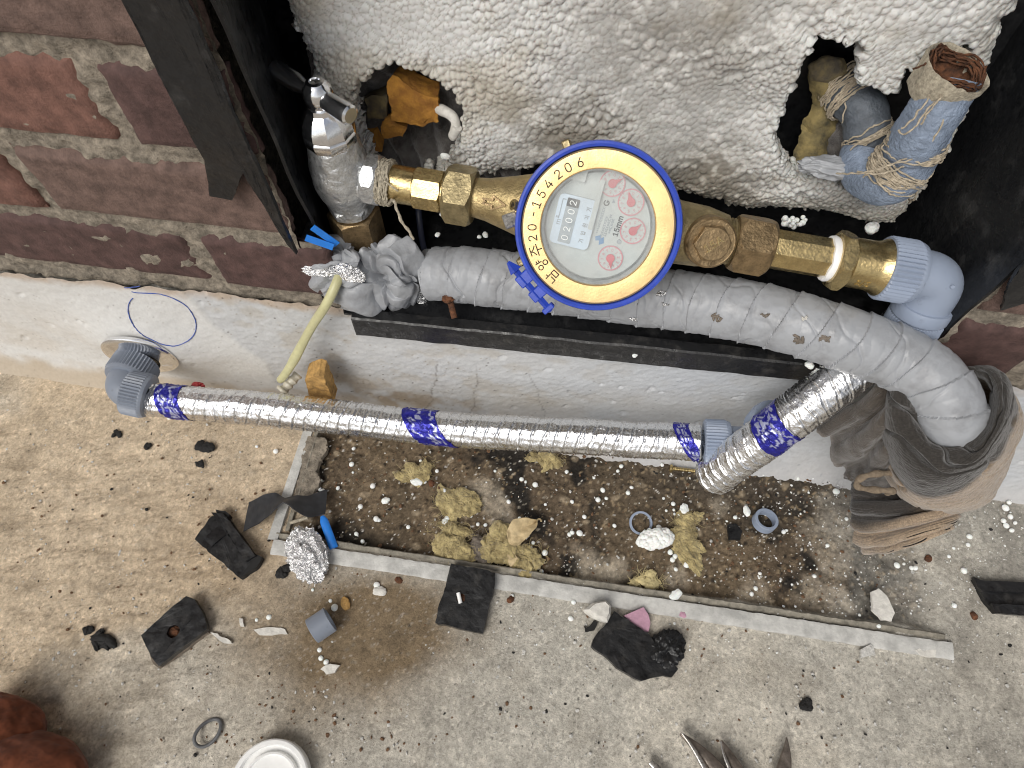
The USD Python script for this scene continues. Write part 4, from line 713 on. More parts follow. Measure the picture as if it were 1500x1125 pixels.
def ribbed_nut(r, L, n=44, depth=.0007):
    k = n * 4; t = np.arange(k) * 2 * PI / k; prof = [(0.55, 0, 0), (.93, 0, 0), (.985, .02, .2), (1, .08, 1), (1, .80, 1), (.992, .86, .1), (.985, .93, 0), (.95, 1, 0), (.55, 1, 0)]; rows = []
    for a, s, w in prof: rows.append(np.stack([(r * a + w * depth * np.clip(np.cos(n * t) * 1.6, -1, 1)) * np.cos(t), (r * a + w * depth * np.clip(np.cos(n * t) * 1.6, -1, 1)) * np.sin(t), 0 * t + s * L], 1))
    return TM(np.vstack(rows), gridfaces(len(prof), k, True))
e0_ = a3 - .004; e1_ = sX(1338, 402)
obj('ribbed_nut', put(ribbed_nut(.0200, e1_ - e0_), axframe(e0_)), 'pipe_blue', pe, smooth=40)
cor = AX0 + axd * (sX(1370, 405) + .004); dn = norm(A3(-.02, -.30, -1.0))
sA = AX0 + axd * (e1_ - .004)
t = np.linspace(0, 1, 26); arc = [cor - axd * .013 * (1 - u) ** 2 * 1.0 + dn * .013 * u ** 2 for u in t]
path = np.vstack([np.linspace(sA, cor - axd * .0131, 6), arc[1:], np.linspace(cor + dn * .0135, cor + dn * .026, 5)]); obj('elbow_body', sweep(path, .0158, 44), 'pipe_blue', pe, smooth=50)
fo = frame(cor + dn * .0225, dn)
obj('outlet_flange', put(lathe([(.014, -.003), (.0176, -.0025), (.0184, 0), (.0184, .0060), (.0176, .0072), (.012, .0075)], 44), fo), 'pipe_blue', pe)
obj('outlet_nut', put(ribbed_nut(.0176, .012, 50), frame(cor + dn * .0300, dn)), 'pipe_blue', pe, smooth=40)
obj('gate_mark', put(lathe([(0, .0006), (.0012, .0006), (.0014, 0)], 12), frame(cor + norm(A3(0, -.7, .4)) * .0152, norm(A3(0, -.7, .4)))), 'pipe_blue', pe)

# ------------------------------------------------------------------ large taped pipe and the crumpled tape bundle
def taped(pts, r, k, n, seed, pitch=.020, caps=True):
    path = spline(pts, k); s = np.r_[0, np.cumsum(np.linalg.norm(np.diff(path, axis=0), axis=1))][:, None]; a = (np.arange(n) * 2 * PI / n)[None]; t, f1, f2 = frames(path)
    q = (path[:, None] + r * (np.cos(a)[..., None] * f1[:, None] + np.sin(a)[..., None] * f2[:, None])).reshape(-1, 3); jit = (fb(q, 16, 3, seed).reshape(k, n) - .5) * .9
    ph = s / pitch + a / (2 * PI) * 1.0 + jit; saw = ph - np.floor(ph); edge = np.exp(-saw / .03) * .0006 + (1 - saw) * .0011
    ph2 = s / .0076 + a / (2 * PI) * 2.2 + 2.2 * (fb(q, 40, 3, seed + 1).reshape(k, n) - .5); wr = np.abs(np.sin(PI * ph2)) ** .6
    pleat = -np.exp(-(np.sin(PI * (s / .034 - 1.1 * a / (2 * PI) + 2.4 * (fb(q, 22, 3, seed + 7).reshape(k, n) - .5))) / .13) ** 2) * .0011 * fb(q, 30, 2, seed + 8).reshape(k, n) * (1 + 1.6 * np.exp(-s / .06))
    rad = r + edge + (wr - .6) * .00042 * (fb(q, 35, 2, seed + 4).reshape(k, n) * 2) + (fb(q, 18, 2, seed + 2).reshape(k, n) - .5) * .0022 + (ridge(q, 70, 3, seed + 3).reshape(k, n) - .5) * .0012 + pleat; return path, rad
tp = thing('taped_pipe', 'thick pipe wrapped in grey tape running below the meter into the cloth', 'pipe')
pts = [W(628, 403, .026), W(660, 402, .026), W(760, 412, .025), W(900, 430, .022), W(1040, 447, .014), W(1150, 470, .000), W(1240, 497, -.012), W(1320, 527, -.022), W(1368, 562, -.036), W(1390, 602, -.050), W(1393, 630, -.057)]
path, rad = taped(pts, .0205, 820, 176, 201); u = np.linspace(0, 1, 820); rad = rad * np.interp(u, [0, .02, .05, .3, .7, 1], [.93, .96, 1.0, 1.0, 1.02, .98])[:, None]
obj('tape_wrapping', sweep(path, rad, 176), 'tape_grey', tp, smooth=60)
def skin_patch(px, py, y, r, name, mat, label, seed):
    d = cF + cR * (px - 750) / FOC - cU * (py - 562.5) / FOC; d = norm(d); k = np.argmin(np.linalg.norm(np.cross(path - EYE, d), axis=1)); c = path[k]; o = EYE + d * ((c - EYE) @ d); v = o - c; R0 = rad[k].mean() + .0010
    v = norm(v) * min(np.linalg.norm(v), R0 * .97); p = c + v - d * math.sqrt(max(R0 ** 2 - v @ v, 0)); return p, norm(p - c)
for i, (px, py, r, mat, lab) in enumerate(((968, 430, .0032, 'foil_crumple', 'torn spot with bare foil below the meter'), (928, 468, .0026, 'foil_crumple', 'small torn spot with bare foil'), (972, 447, .0022, 'foil_crumple', None), (1052, 465, .0040, 'tape_dirty', 'brown grime mark on the tape'), (1172, 500, .0050, 'tape_dirty', 'brown grime smear on the tape'), (1120, 462, .0025, 'tape_dirty', None), (1205, 495, .004, 'tape_dirty', None), (1178, 466, .0022, 'off_white', 'white speck stuck on the tape'))):
    p, nn = skin_patch(px, py, 0, r, '', mat, lab, i); m = cat(*[blob(A3(*(np.random.default_rng(210 + 9 * i + j).normal(0, .55, 2) * r * [1, .35]), -.0004), (r * .5, r * .2, .0008), .7, 2.6, 210 + 9 * i + j, 2, j) for j in range(8)]); obj('tape_mark', put(m, frame(p, nn, (1, .3, -.2))), mat, tp, smooth=60, label=lab)
p, nn = skin_patch(656, 437, 0, .002, '', '', '', 0); p2 = p + norm(A3(.35, -.55, -.7)) * .016
obj('rusty_screw', cat(rod(p - nn * .006, p2, .0024, 12), blob(p, (.0042, .004, .003), .5, 2.4, 222, 3)), 'rust', smooth=50, label='short rusty screw poking out at the left end of the grey taped pipe', category='screw')

def folded_blob(c, r, seed, dirv, amp=.22, sub=6):
    """Crumpled tape: flat facets with creases, and folds whose edges overlap the next one."""
    g = np.random.default_rng(seed); m = trimesh.creation.icosphere(sub + 1); d = m.vertices.copy(); dv = norm(dirv)
    wp_ = np.stack([fb(d + 3, 1.3, 3, seed + 20 + j) - .5 for j in range(3)], 1) * .35; w = d + wp_
    n = g.normal(0, 1, (16, 3)); n /= np.linalg.norm(n, axis=1, keepdims=True); hgt = g.uniform(.86, 1.06, 16); q = hgt / np.maximum(w @ n.T, .12); k = -np.log(np.exp(-q * 18).sum(1)) / 18 + .06; k = np.minimum(k, 1.3)
    for j in range(9):
        mj = np.cross(dv, g.normal(0, 1, 3)); mj = norm(mj + g.normal(0, .28, 3)); x = w @ mj - g.uniform(-.75, .75) + (fb(d, 1.3, 2, seed + 40 + j) - .5) * .7
        ext = sstep(.0, .5, d @ norm(g.normal(0, 1, 3)) + .55); k = k + amp * ext * ((1 / (1 + np.exp(-x / .012)) - 1) * np.exp(-np.abs(x) / .22) * .42 - np.exp(-(x / .022) ** 2) * .12)
    k = k + (fb(d + 2, 6, 3, seed + 9) - .5) * .022; return TM(np.asarray(c) + d * k[:, None] * np.asarray(r), m.faces)
tb = thing('tape_bundle', 'crumpled grey tape bundle under the brass nut of the valve', 'tape bundle')
obj('wad', folded_blob(W(524, 412, .014), (.031, .024, .029), 231, (.35, .2, 1), .5), 'tape_grey', tb, smooth=40)
obj('wad', folded_blob(W(578, 402, .020), (.0245, .022, .031), 241, (-.3, .1, 1), .5), 'tape_grey', tb, smooth=40, label='right half of the crumpled bundle')
obj('wad', folded_blob(W(494, 384, .012), (.022, .016, .015), 251, (1, .1, .3), .5), 'tape_grey', tb, smooth=40, label='folded tape end at the left of the bundle')
m = blob(W(476, 391, .004), (.012, .0055, .004), .55, 2.6, 261, 5, .25, sharp=True); obj('foil_tip', m, 'foil_crumple', tb, smooth=25, label='torn foil poking out at the left of the bundle')
m = blob(W(512, 400, -.010), (.009, .004, .004), .55, 2.6, 262, 5, -.3, sharp=True); obj('foil_tip', m, 'foil_crumple', tb, smooth=25)
obj('foil_lining', rod(W(617, 388, .030), W(618, 440, .018), .006, 16), 'foil_crumple', tb, smooth=60, label='strip of foil between bundle and taped pipe')
# blue flat ties behind the bundle
ti = thing('blue_tie', 'two bright blue flat tie ends sticking out left of the tape bundle', 'cable tie')
for a, b, y in (((458, 333), (494, 358), .004), ((448, 348), (488, 362), .000)):
    p0, p1 = W(*a, y), W(*b, y + .004); u = norm(p1 - p0); wv_ = norm(np.cross(u, TOCAM)) * .0023; g_ = np.array([[p0 + (p1 - p0) * s + wv_ * t for t in (-1, 0, 1)] for s in np.linspace(0, 1, 8)]); obj('tie_end', sheet(g_, .0011), 'blue_bright', ti, smooth=25)
# thin blue black wire hanging behind
pts = spline([W(609, 282, .095), W(614, 320, .088), W(619, 355, .070), W(624, 372, .060)], 30); obj('thin_wire', sweep(pts, .0024, 8, flat=.5), 'wire_blue', smooth=60, label='dark blue flat wire hanging on the floor of the recess behind the tape bundle', category='wire')
# yellowish drain tube
pts = spline([W(500, 396, .010), W(494, 412, -.004), W(487, 428, -.011), W(462, 470, -.016), W(436, 517, -.022), W(411, 556, -.026)], 60)
rr_ = .0036 + .0008 * np.interp(np.linspace(0, 1, 60), [0, .55, .68, .72, .8, 1], [0, 0, .6, .9, .2, -.2]); obj('drain_tube', sweep(pts, rr_, 16), 'clear_yellow', smooth=60, label='thin pale yellow tube slanting down from the tape bundle over the plinth', category='tube')
an_ = thing('wall_anchor', 'translucent plastic wall anchor at the foot of the yellow tube', 'wall anchor')
pA, pB = W(437, 548, -.020), W(415, 572, -.036); obj('anchor_body', sweep(np.linspace(pA, pB, 12), .0042 + .0007 * np.sin(np.arange(12) * 1.9), 14), 'anchor', an_); obj('anchor_head', sweep(np.array([pB - (pB - pA) * .06, pB, pB + (pB - pA) * .10]), np.array([.0062, .0068, .006]), 16), 'anchor', an_)
pw = [(447, 556), (466, 549), (474, 552), (490, 592), (460, 592), (452, 578)]
P = np.array([W(a, b, -.030) for a, b in pw]); m = tri(m3.Manifold.hull_points(np.vstack([P, P + A3(0, .014, .004)]))).subdivide_to_size(.003); v = m.vertices; m.vertices = v + np.stack([fb(v, 130, 3, 270 + j) - .5 for j in range(3)], 1) * .0022
obj('wood_wedge', m, 'wood', smooth=30, label='small yellow brown wooden wedge behind the foil pipe', category='wood wedge')

# ------------------------------------------------------------------ foil insulated pipes
def foil_tube(pts, r, k, n, seed, pitch=.0098, droop=None):
    path = spline(pts, k); s = np.r_[0, np.cumsum(np.linalg.norm(np.diff(path, axis=0), axis=1))][:, None]; a = (np.arange(n) * 2 * PI / n)[None]; t, f1, f2 = frames(path)
    q = (path[:, None] + r * (np.cos(a)[..., None] * f1[:, None] + np.sin(a)[..., None] * f2[:, None])).reshape(-1, 3)
    ph = s / pitch + .25 * np.sin(a + 1) + .9 * (fb(q, 55, 3, seed).reshape(k, n) - .5) + .15 * a; x_ = np.abs(ph - np.round(ph)); crease = -np.exp(-(x_ / .07) ** 2) * .0009 * (.4 + fb(q, 60, 2, seed + 5).reshape(k, n)) + np.exp(-((x_ - .16) / .07) ** 2) * .00035
    sub = (ph * 2) - np.round(ph * 2); ring_ = np.cos(2 * PI * a * 14 / (2 * PI)) * np.exp(-((np.abs(sub) - .25) / .2) ** 2) * .00028
    cr = (ridge(q, 130, 3, seed + 2).reshape(k, n) - .5) * .0013 + (fb(q, 30, 3, seed + 3).reshape(k, n) - .5) * .0016; return path, r + crease + ring_ + cr
def band(parent, path, rad, s0, s1, skew, seed, label=None):
    """Blue printed tape wound once round the foil, its edges running slantwise."""
    L = np.r_[0, np.cumsum(np.linalg.norm(np.diff(path, axis=0), axis=1))]; n = 96; k = 34; t, f1, f2 = frames(path); a = np.arange(n + 1) * 2 * PI / n; V, C = [], []
    up = norm(TOCAM)
    for i in range(k):
        for j in range(n + 1):
            ang = a[j]; 
            dirv0 = np.cos(ang) * f1[0] + np.sin(ang) * f2[0]; s = s0 + (s1 - s0) * i / (k - 1) + skew * (-(dirv0 @ A3(0, .55, .8))); s = min(max(s, L[1]), L[-2]); f = np.interp(s, L, np.arange(len(L))); i0 = int(f); w = f - i0; i1 = min(i0 + 1, len(L) - 1)
            p = path[i0] * (1 - w) + path[i1] * w; e1_, e2_ = f1[i0], f2[i0]; jj = int(round(ang / (2 * PI) * rad.shape[1])) % rad.shape[1]; rr = rad[i0, jj] * (1 - w) + rad[i1, jj] * w + .00045
            V.append(p + rr * (np.cos(ang) * e1_ + np.sin(ang) * e2_)); x, y = i / (k - 1), ang / (2 * PI) * 12; w1, w2 = nz(V[-1], 210, seed) - .5, nz(V[-1], 210, seed + 5) - .5; x, y = x + w1 * .30, y + w2 * 1.3
            blue = A3(.022, .022, .26) * (.6 + .9 * float(nz(V[-1], 260, seed + 7))); edge = (x < .14 or x > .88) and nz(V[-1], 420, seed + 2) > .18
            cell = int(y) * 7 + int(x * 5); hsh = (math.sin(cell * 91.7 + seed) * 43758.5) % 1; pr = ((y % 1) > .40 and (x * 5 % 1) < .62 and hsh > .38) or ((y % 1) < .2 and hsh > .70)
            C.append(blue if edge or not pr else A3(.40, .42, .60))
    V = np.array(V); V = V + (fb(V, 160, 3, seed) - .5)[:, None] * .0006; return obj('tape_band', TM(V, gridfaces(k, n + 1)), 'blue_foil_tape', parent, tint=np.array(C), label=label)
fp = thing('foil_pipe', 'long pipe in silver foil insulation with blue tape bands lying along the plinth', 'insulated pipe')
fpts = [W(205, 583, -.058), W(250, 588, -.058), W(350, 596, -.056), W(480, 609, -.053), W(640, 627, -.050), W(800, 637, -.048), W(930, 644, -.046), W(1025, 649, -.045)]
path1, rad1 = foil_tube(fpts, .0146, 900, 84, 301); obj('insulation', sweep(path1, rad1, 84), 'foil', fp, smooth=50)
L1 = np.r_[0, np.cumsum(np.linalg.norm(np.diff(path1, axis=0), axis=1))]; s_at = lambda px, py, path=None: float(L1[np.argmin([np.linalg.norm(np.cross(q - EYE, norm(cF + cR * (px - 750) / FOC - cU * (py - 562.5) / FOC))) for q in path1])])
for (pa, pb_, sk, lab) in (((246, 588), (280, 591), .006, 'blue printed tape band near the left elbow'), ((608, 622), (658, 628), .012, 'blue printed tape band in the middle'), ((1002, 648), (1026, 650), .010, 'blue printed tape band at the right end')): band(fp, path1, rad1, s_at(*pa), s_at(*pb_), sk, int(sk * 1000) + pa[0], lab)
rs = thing('foil_riser', 'short foil insulated riser with a blue tape band climbing to the right elbow', 'insulated pipe')
rpts = [W(1046, 697, -.066), W(1062, 684, -.064), W(1140, 626, -.050), W(1200, 580, -.036), W(1248, 543, -.020), W(1300, 500, .006), W(1335, 465, .022)]
path2, rad2 = foil_tube(rpts, .0158, 620, 84, 311, .0085); obj('insulation', sweep(path2, rad2, 84), 'foil', rs, smooth=50)
L2 = np.r_[0, np.cumsum(np.linalg.norm(np.diff(path2, axis=0), axis=1))]; k = np.argmin(np.linalg.norm(path2 - W(1138, 627, -.050), axis=1)); band(rs, path2, rad2, L2[k] - .010, L2[k] + .013, -.005, 77, 'blue printed tape band round the riser')
# lower right elbow
le = thing('plastic_elbow', 'pale blue grey elbow joining the foil pipe and the riser', 'pipe elbow')
d1 = norm(fpts[-1] - fpts[-2]); o1 = W(1030, 649, -.045); obj('ribbed_nut', put(ribbed_nut(.0192, .0200), frame(o1, d1)), 'pipe_blue', le, smooth=40)
c_ = o1 + d1 * .040; u2 = norm(A3(.12, .10, 1)); arc = [c_ - d1 * .014 * (1 - u) ** 2 + u2 * .014 * u ** 2 for u in np.linspace(0, 1, 20)]
obj('elbow_body', sweep(np.vstack([np.linspace(o1 + d1 * .018, c_ - d1 * .0141, 5), arc[1:], np.linspace(c_ + u2 * .015, c_ + u2 * .026, 4)]), .0150, 36), 'pipe_blue', le, smooth=50)
obj('ribbed_nut', put(ribbed_nut(.0192, .018), frame(c_ + u2 * .022, u2)), 'pipe_blue', le, smooth=40)
# left elbow and chrome rosette
ro = thing('wall_rosette', 'round chrome rosette around the pipe outlet in the plinth', 'rosette')
rc = W(206, 521, -.0190); rn = norm(A3(.10, -1, -.07)); obj('plate', put(lathe([(.0305, -.003), (.0318, -.001), (.0320, .0004), (.0306, .0018), (.0276, .0026), (.0226, .0036), (.0190, .0052), (.0178, .0054), (.016, .002)], 64), frame(rc, rn)), 'chrome', ro)
obj('sleeve_gap', put(lathe([(0, .003), (.0165, .003), (.0178, .006)], 40), frame(rc, rn)), 'black_rubber', ro, label='dark gap inside the rosette')
lfe = thing('plastic_elbow', 'dark grey plastic elbow coming out of the chrome rosette at the left', 'pipe elbow')
w0, w1 = rc + A3(0.001, -.006, .0), W(176, 571, -.058); dw = norm(w1 - w0); Lw = np.linalg.norm(w1 - w0)
obj('ribbed_nut', put(ribbed_nut(.0196, .020), frame(w0 + dw * .002, dw)), 'pipe_grey', lfe, smooth=40)
dp = norm(fpts[1] - w1); arc = [w1 - dw * .013 * (1 - u) ** 2 + dp * .013 * u ** 2 for u in np.linspace(0, 1, 22)]
obj('elbow_body', sweep(np.vstack([np.linspace(w0 + dw * .018, w1 - dw * .0131, 5), arc[1:], np.linspace(w1 + dp * .0135, w1 + dp * .02, 4)]), .0152, 40), 'pipe_grey', lfe, smooth=50)
obj('ribbed_nut', put(ribbed_nut(.0196, .019), frame(w1 + dp * .006, dp)), 'pipe_grey', lfe, smooth=40)
obj('red_scrap', blob(W(290, 566, -.040), (.0045, .003, .003), .6, 2.5, 320, 3, sharp=True), 'red_bit', smooth=30, label='tiny red scrap on the foil pipe near its left tape band', category='scrap')
#PART4
# ------------------------------------------------------------------ knitted cloth stuffed around the bent pipe
kc = thing('knitted_cloth', 'grey and beige knitted sock cloth wrapped around the bent end of the taped pipe', 'cloth')
def closed(pts, n):
    p = np.array([W(a, b, y) for a, b, y in pts]); p = np.vstack([p, p[:1]]); s = np.r_[0, np.cumsum(np.linalg.norm(np.diff(p, axis=0), axis=1))]; return CubicSpline(s / s[-1], p, bc_type='periodic')(np.arange(n) / n)
def shell(curves, n, k, us):
    C = np.array([closed(c, n) for c in curves]); return CubicSpline(us, C)(np.linspace(us[0], us[-1], k))
def grid_normals(P, wrap=True):
    du = np.gradient(P, axis=0); dv = (np.roll(P, -1, 1) - np.roll(P, 1, 1)) / 2 if wrap else np.gradient(P, axis=1); N = np.cross(du, dv); return N / np.maximum(np.linalg.norm(N, axis=-1, keepdims=True), 1e-12)
inner = [(1338, 588, -.048), (1348, 622, -.062), (1375, 652, -.074), (1410, 652, -.074), (1440, 622, -.062), (1450, 590, -.046), (1446, 560, -.032), (1400, 548, -.020), (1352, 560, -.032)]
rim = [(1316, 580, -.046), (1325, 635, -.066), (1368, 672, -.082), (1418, 668, -.082), (1452, 632, -.070), (1464, 585, -.050), (1452, 552, -.034), (1400, 540, -.020), (1335, 552, -.030)]
mid_ = [(1302, 600, -.042), (1312, 668, -.068), (1352, 708, -.088), (1418, 700, -.088), (1468, 645, -.070), (1482, 590, -.046), (1462, 552, -.026), (1400, 545, -.012), (1318, 560, -.024)]
hem = [(1296, 622, -.034), (1302, 700, -.062), (1340, 742, -.080), (1420, 748, -.082), (1478, 692, -.064), (1495, 622, -.040), (1476, 566, -.018), (1400, 556, -.006), (1312, 580, -.016)]
under = [(1310, 632, -.024), (1314, 700, -.050), (1345, 735, -.066), (1415, 738, -.066), (1466, 690, -.050), (1480, 625, -.028), (1465, 578, -.010), (1400, 570, .000), (1322, 592, -.010)]
under2 = [(1340, 640, -.022), (1345, 690, -.040), (1362, 712, -.050), (1405, 714, -.050), (1440, 680, -.040), (1450, 630, -.024), (1440, 600, -.012), (1400, 590, -.006), (1350, 605, -.012)]
n, k = 460, 320; Pg = shell([inner, rim, mid_, hem, under, under2], n, k, [0, .14, .50, .80, .91, 1.0]); N = grid_normals(Pg); uu = np.linspace(0, 1, k)[:, None]; vv = (np.arange(n) / n)[None]
if ((Pg[k // 2] + N[k // 2] * .01 - EYE) ** 2).sum() > ((Pg[k // 2] - EYE) ** 2).sum(): N = -N
q = Pg.reshape(-1, 3); warp = (fb(q, 26, 3, 401).reshape(k, n) - .5)
ang = 2 * PI * vv; side = .35 + .65 * np.clip(np.cos(ang - 1.0), 0, 1); fold = 1 - 1.9 * np.abs(np.sin((uu * (6.5 + 1.6 * np.cos(ang - .6)) + warp * 2.2 + .75 * np.sin(ang + .4) + .35 * np.sin(2 * ang + 1)) * PI)) ** .0 * 0 - 1.6 * np.exp(-(np.sin((uu * 5.2 + warp * 4.2 + 1.1 * np.sin(ang + .4) + .5 * np.sin(2 * ang + 1)) * PI) / .30) ** 2); fold = fold * np.interp(uu, [0, .05, .15, .55, .70, 1], [.3, .8, 1, .8, .35, .1]) * side
rib = np.cos(2 * PI * vv * 150 + 5 * warp) * .45; row = np.cos(2 * PI * uu * 44 + 3 * warp)
disp = fold * .0040 * (.4 + 1.2 * fb(q, 14, 2, 403).reshape(k, n)) + (fb(q, 20, 3, 402).reshape(k, n) - .5) * .014 * sstep(.1, .4, uu) + rib * .00010 + row * .00007 + (nz(q, 420, 405).reshape(k, n) - .5) * .0005
Pd = Pg + N * disp[..., None]; tdark = .585 + .06 * np.sin(2 * PI * vv + 2.2) + warp * .02
tone = mixc(A3(.036, .032, .028), A3(.270, .205, .142), sstep(tdark - .02, tdark + .03, uu)); tone = tone * (1 + .10 * rib[..., None] + .07 * row[..., None] + .34 * (nz(q, 520, 406).reshape(k, n, 1) - .5)) * (.80 + .4 * fb(q, 60, 4, 404).reshape(k, n, 1))
F = gridfaces(k, n, True); obj('rolled_cuff', TM(Pd.reshape(-1, 3), F), 'knit', kc, tint=tone.reshape(-1, 3), label='rolled dark grey cuff over beige knit around the pipe')
def knit_sheet(name, rows, nu, nv, pleats, amp, darkf, seed, label, thick_=.0035, along_u=True):
    """Pleated knit panel from rows of (photo x, photo y, depth) control points."""
    C = np.array([spline([W(*p) for p in r_], nv) for r_ in rows]); Pn = CubicSpline(np.linspace(0, 1, len(rows)), C)(np.linspace(0, 1, nu)); N = grid_normals(Pn, False); c0 = Pn[nu // 2, nv // 2]
    if ((c0 + N[nu // 2, nv // 2] * .01 - EYE) ** 2).sum() > ((c0 - EYE) ** 2).sum(): N = -N
    u, v = np.linspace(0, 1, nu)[:, None], np.linspace(0, 1, nv)[None]; q = Pn.reshape(-1, 3); wp_ = fb(q, 30, 3, seed).reshape(nu, nv) - .5; t = (u if along_u else v) + 0 * (u + v)
    f = np.sin(t * pleats * 2 * PI + wp_ * 5); f = np.sign(f) * np.abs(f) ** .6; rb = np.cos((v if not along_u else u) * 2 * PI * 46 + wp_ * 4); rw = np.cos((u if not along_u else v) * 2 * PI * 60)
    d = f * amp + rb * .00050 + (fb(q, 24, 3, seed + 1).reshape(nu, nv) - .5) * .006; e = np.minimum(np.minimum(u, 1 - u), np.minimum(v, 1 - v)); d = d - .004 * np.exp(-e / .03); fray = (nz(q, 260, seed + 3).reshape(nu, nv) - .5) * .004 * np.exp(-e / .012)
    Pn = Pn + N * d[..., None] + np.stack([fray, fray * .5, 0 * fray], -1); tn = mixc(A3(.032, .028, .025), A3(.250, .190, .132), darkf(u, v, wp_)) * (1 + .30 * rb[..., None]) * (.78 + .44 * fb(q, 70, 4, seed + 2).reshape(nu, nv, 1)) * (1 + .10 * rw[..., None])
    m = sheet(Pn, thick_); tn = np.vstack([tn.reshape(-1, 3)] * 2); obj(name, m, 'knit', kc, tint=tn, label=label)
knit_sheet('lower_panel', [[(1250, 700, -.052), (1300, 712, -.058), (1350, 722, -.060), (1400, 730, -.060)], [(1247, 745, -.078), (1300, 748, -.082), (1350, 745, -.082), (1405, 742, -.076)], [(1250, 785, -.094), (1300, 782, -.098), (1350, 770, -.096), (1402, 752, -.084)], [(1266, 810, -.100), (1310, 800, -.104), (1355, 786, -.102), (1392, 768, -.092)]], 150, 200, 4.4, .0036, lambda u, v, w: sstep(.42, .66, u + .45 * v * v + w * .25), 420, 'pleated lower end of the cloth, dark grey turning beige')
knit_sheet('left_flap', [[(1296, 560, -.026), (1270, 582, -.030), (1228, 606, -.032), (1197, 632, -.034)], [(1312, 572, -.038), (1290, 600, -.046), (1250, 632, -.048), (1212, 650, -.042)], [(1330, 588, -.046), (1305, 630, -.058), (1262, 668, -.058), (1228, 684, -.050)], [(1336, 606, -.050), (1312, 660, -.064), (1280, 698, -.066), (1246, 700, -.060)]], 150, 130, 2.4, .0040, lambda u, v, w: .10 + .5 * sstep(.88, 1, v) * (1 - u), 430, 'dark grey ribbed flap folded out to the left')
L = [[W(1306, 690, -.066), W(1284, 694, -.076), W(1262, 700, -.078), W(1256, 712, -.080), W(1275, 717, -.084), W(1300, 722, -.080)]]
m = blob(W(1288, 702, -.058), (.020, .010, .012), .3, 1.6, 441, 4); obj('inner_fold', m, 'wool_grey', kc, smooth=60, label='dark inner fold of the cloth')
obj('twisted_edge', sweep(spline(L[0], 50), .0023 + .0005 * np.sin(np.arange(50) * .9), 12), 'cloth_beige', kc, smooth=60, label='twisted beige edge of the cloth')

# ------------------------------------------------------------------ things lying on the ground
def slab(name, quad, zlo, t, mat, seed, parent=None, rag=.0012, holes=(), bend=0.0, tilt=(0, 0), smooth=25, seg=.004, fine=.0055, **kw):
    P = [G(a, b, zlo + t) for a, b in quad]; pl = sg.Polygon([(p[0], p[1]) for p in P])
    pl = pl.segmentize(seg); pl = sg.Polygon([(a + rag * (fb([a, b, seed], 150, 3) - .5) * 2, b + rag * (fb([a, b, seed + 9], 150, 3) - .5) * 2) for a, b in pl.exterior.coords[:-1]]).buffer(0)
    for a, b, r in holes: c = G(a, b, zlo + t); pl = pl.difference(sg.Polygon([(c[0] + r * (.8 + .4 * nz([math.cos(x) * 2, math.sin(x) * 2, seed], 1)) * math.cos(x), c[1] + r * math.sin(x)) for x in np.linspace(0, 2 * PI, 20)[:-1]]))
    if pl.geom_type != 'Polygon': pl = max(pl.geoms, key=lambda g: g.area)
    m = trimesh.creation.extrude_polygon(pl, t, engine='earcut').subdivide_to_size(fine); v = m.vertices.copy(); c = v.mean(0); x, y = v[:, 0] - c[0], v[:, 1] - c[1]
    v[:, 2] += zlo + (fb(v, 90, 3, seed) - .5) * .0026 + bend * (x * x - y * y) / .001 * .001 + np.maximum(tilt[0] * x + tilt[1] * y, -.004); m.vertices = v
    return obj(name, m, mat, parent, smooth=smooth, **kw)
tr = thing('rubber_tray_piece', 'black rubber offcut with a raised rail lying left of the crumpled foil', 'rubber piece')
slab('base', [(310, 756), (284, 790), (350, 846), (381, 822), (330, 752)], .001, .0055, 'black_rubber', 501, tr)
slab('rail', [(309, 750), (327, 752), (374, 814), (360, 822)], .0066, .0045, 'black_rubber', 502, tr, rag=.0004)
slab('step', [(298, 789), (322, 768), (334, 780), (310, 800)], .0066, .0016, 'black_rubber', 503, tr, rag=.0003)
slab('torn_end', [(318, 748), (330, 749), (336, 756), (330, 766), (322, 762)], .001, .0080, 'crumb_black', 504, tr, rag=.003)
slab('torn_end', [(372, 812), (384, 815), (378, 828), (352, 846), (362, 830)], .001, .0070, 'crumb_black', 505, tr, rag=.002)
pdl = thing('rubber_pad', 'black rubber pad with a rusty hole and a pale edge at the left front', 'rubber piece')
slab('pad', [(206, 931), (240, 900), (272, 873), (284, 878), (296, 896), (303, 915), (303, 922), (262, 953), (232, 976), (221, 962)], .006, .0060, 'black_rubber', 511, pdl, rag=.0006, holes=[(254, 925, .0052)])
slab('underside', [(210, 934), (272, 878), (300, 905), (305, 926), (262, 958), (234, 979), (223, 968)], .001, .0046, 'cut_edge', 512, pdl, rag=.0012)
obj('rusty_hole', blob(G(254, 926, .0065), (.0060, .0050, .0030), .3, 2, 513, 3), 'rust', pdl, smooth=60)
pdm = thing('rubber_pad', 'black rubber pad with a white plug in its hole lying across the edging', 'rubber piece')
slab('pad', [(661, 826), (690, 832), (727, 839), (722, 868), (711, 905), (708, 926), (672, 920), (637, 912), (645, 880), (652, 858)], .004, .0070, 'black_rubber', 521, pdm, rag=.0018, holes=[(675, 876, .0040)], tilt=(0, .04))
obj('rusty_hole', blob(G(675, 877, .0075), (.0060, .0050, .0026), .35, 2, 522, 3), 'rust', pdm, smooth=60)
a = G(671, 868, .013); obj('white_plug', rod(a, a + A3(.0035, -.008, -.002), .0017, 12), 'white_plastic', pdm)
pdr = thing('rubber_pad', 'ragged black rubber pad beside the pink shard and the white stone', 'rubber piece')
slab('pad', [(900, 896), (869, 936), (867, 945), (904, 978), (938, 998), (972, 990), (963, 950), (949, 927), (925, 912)], .002, .0075, 'black_rubber', 531, pdr, rag=.0014)
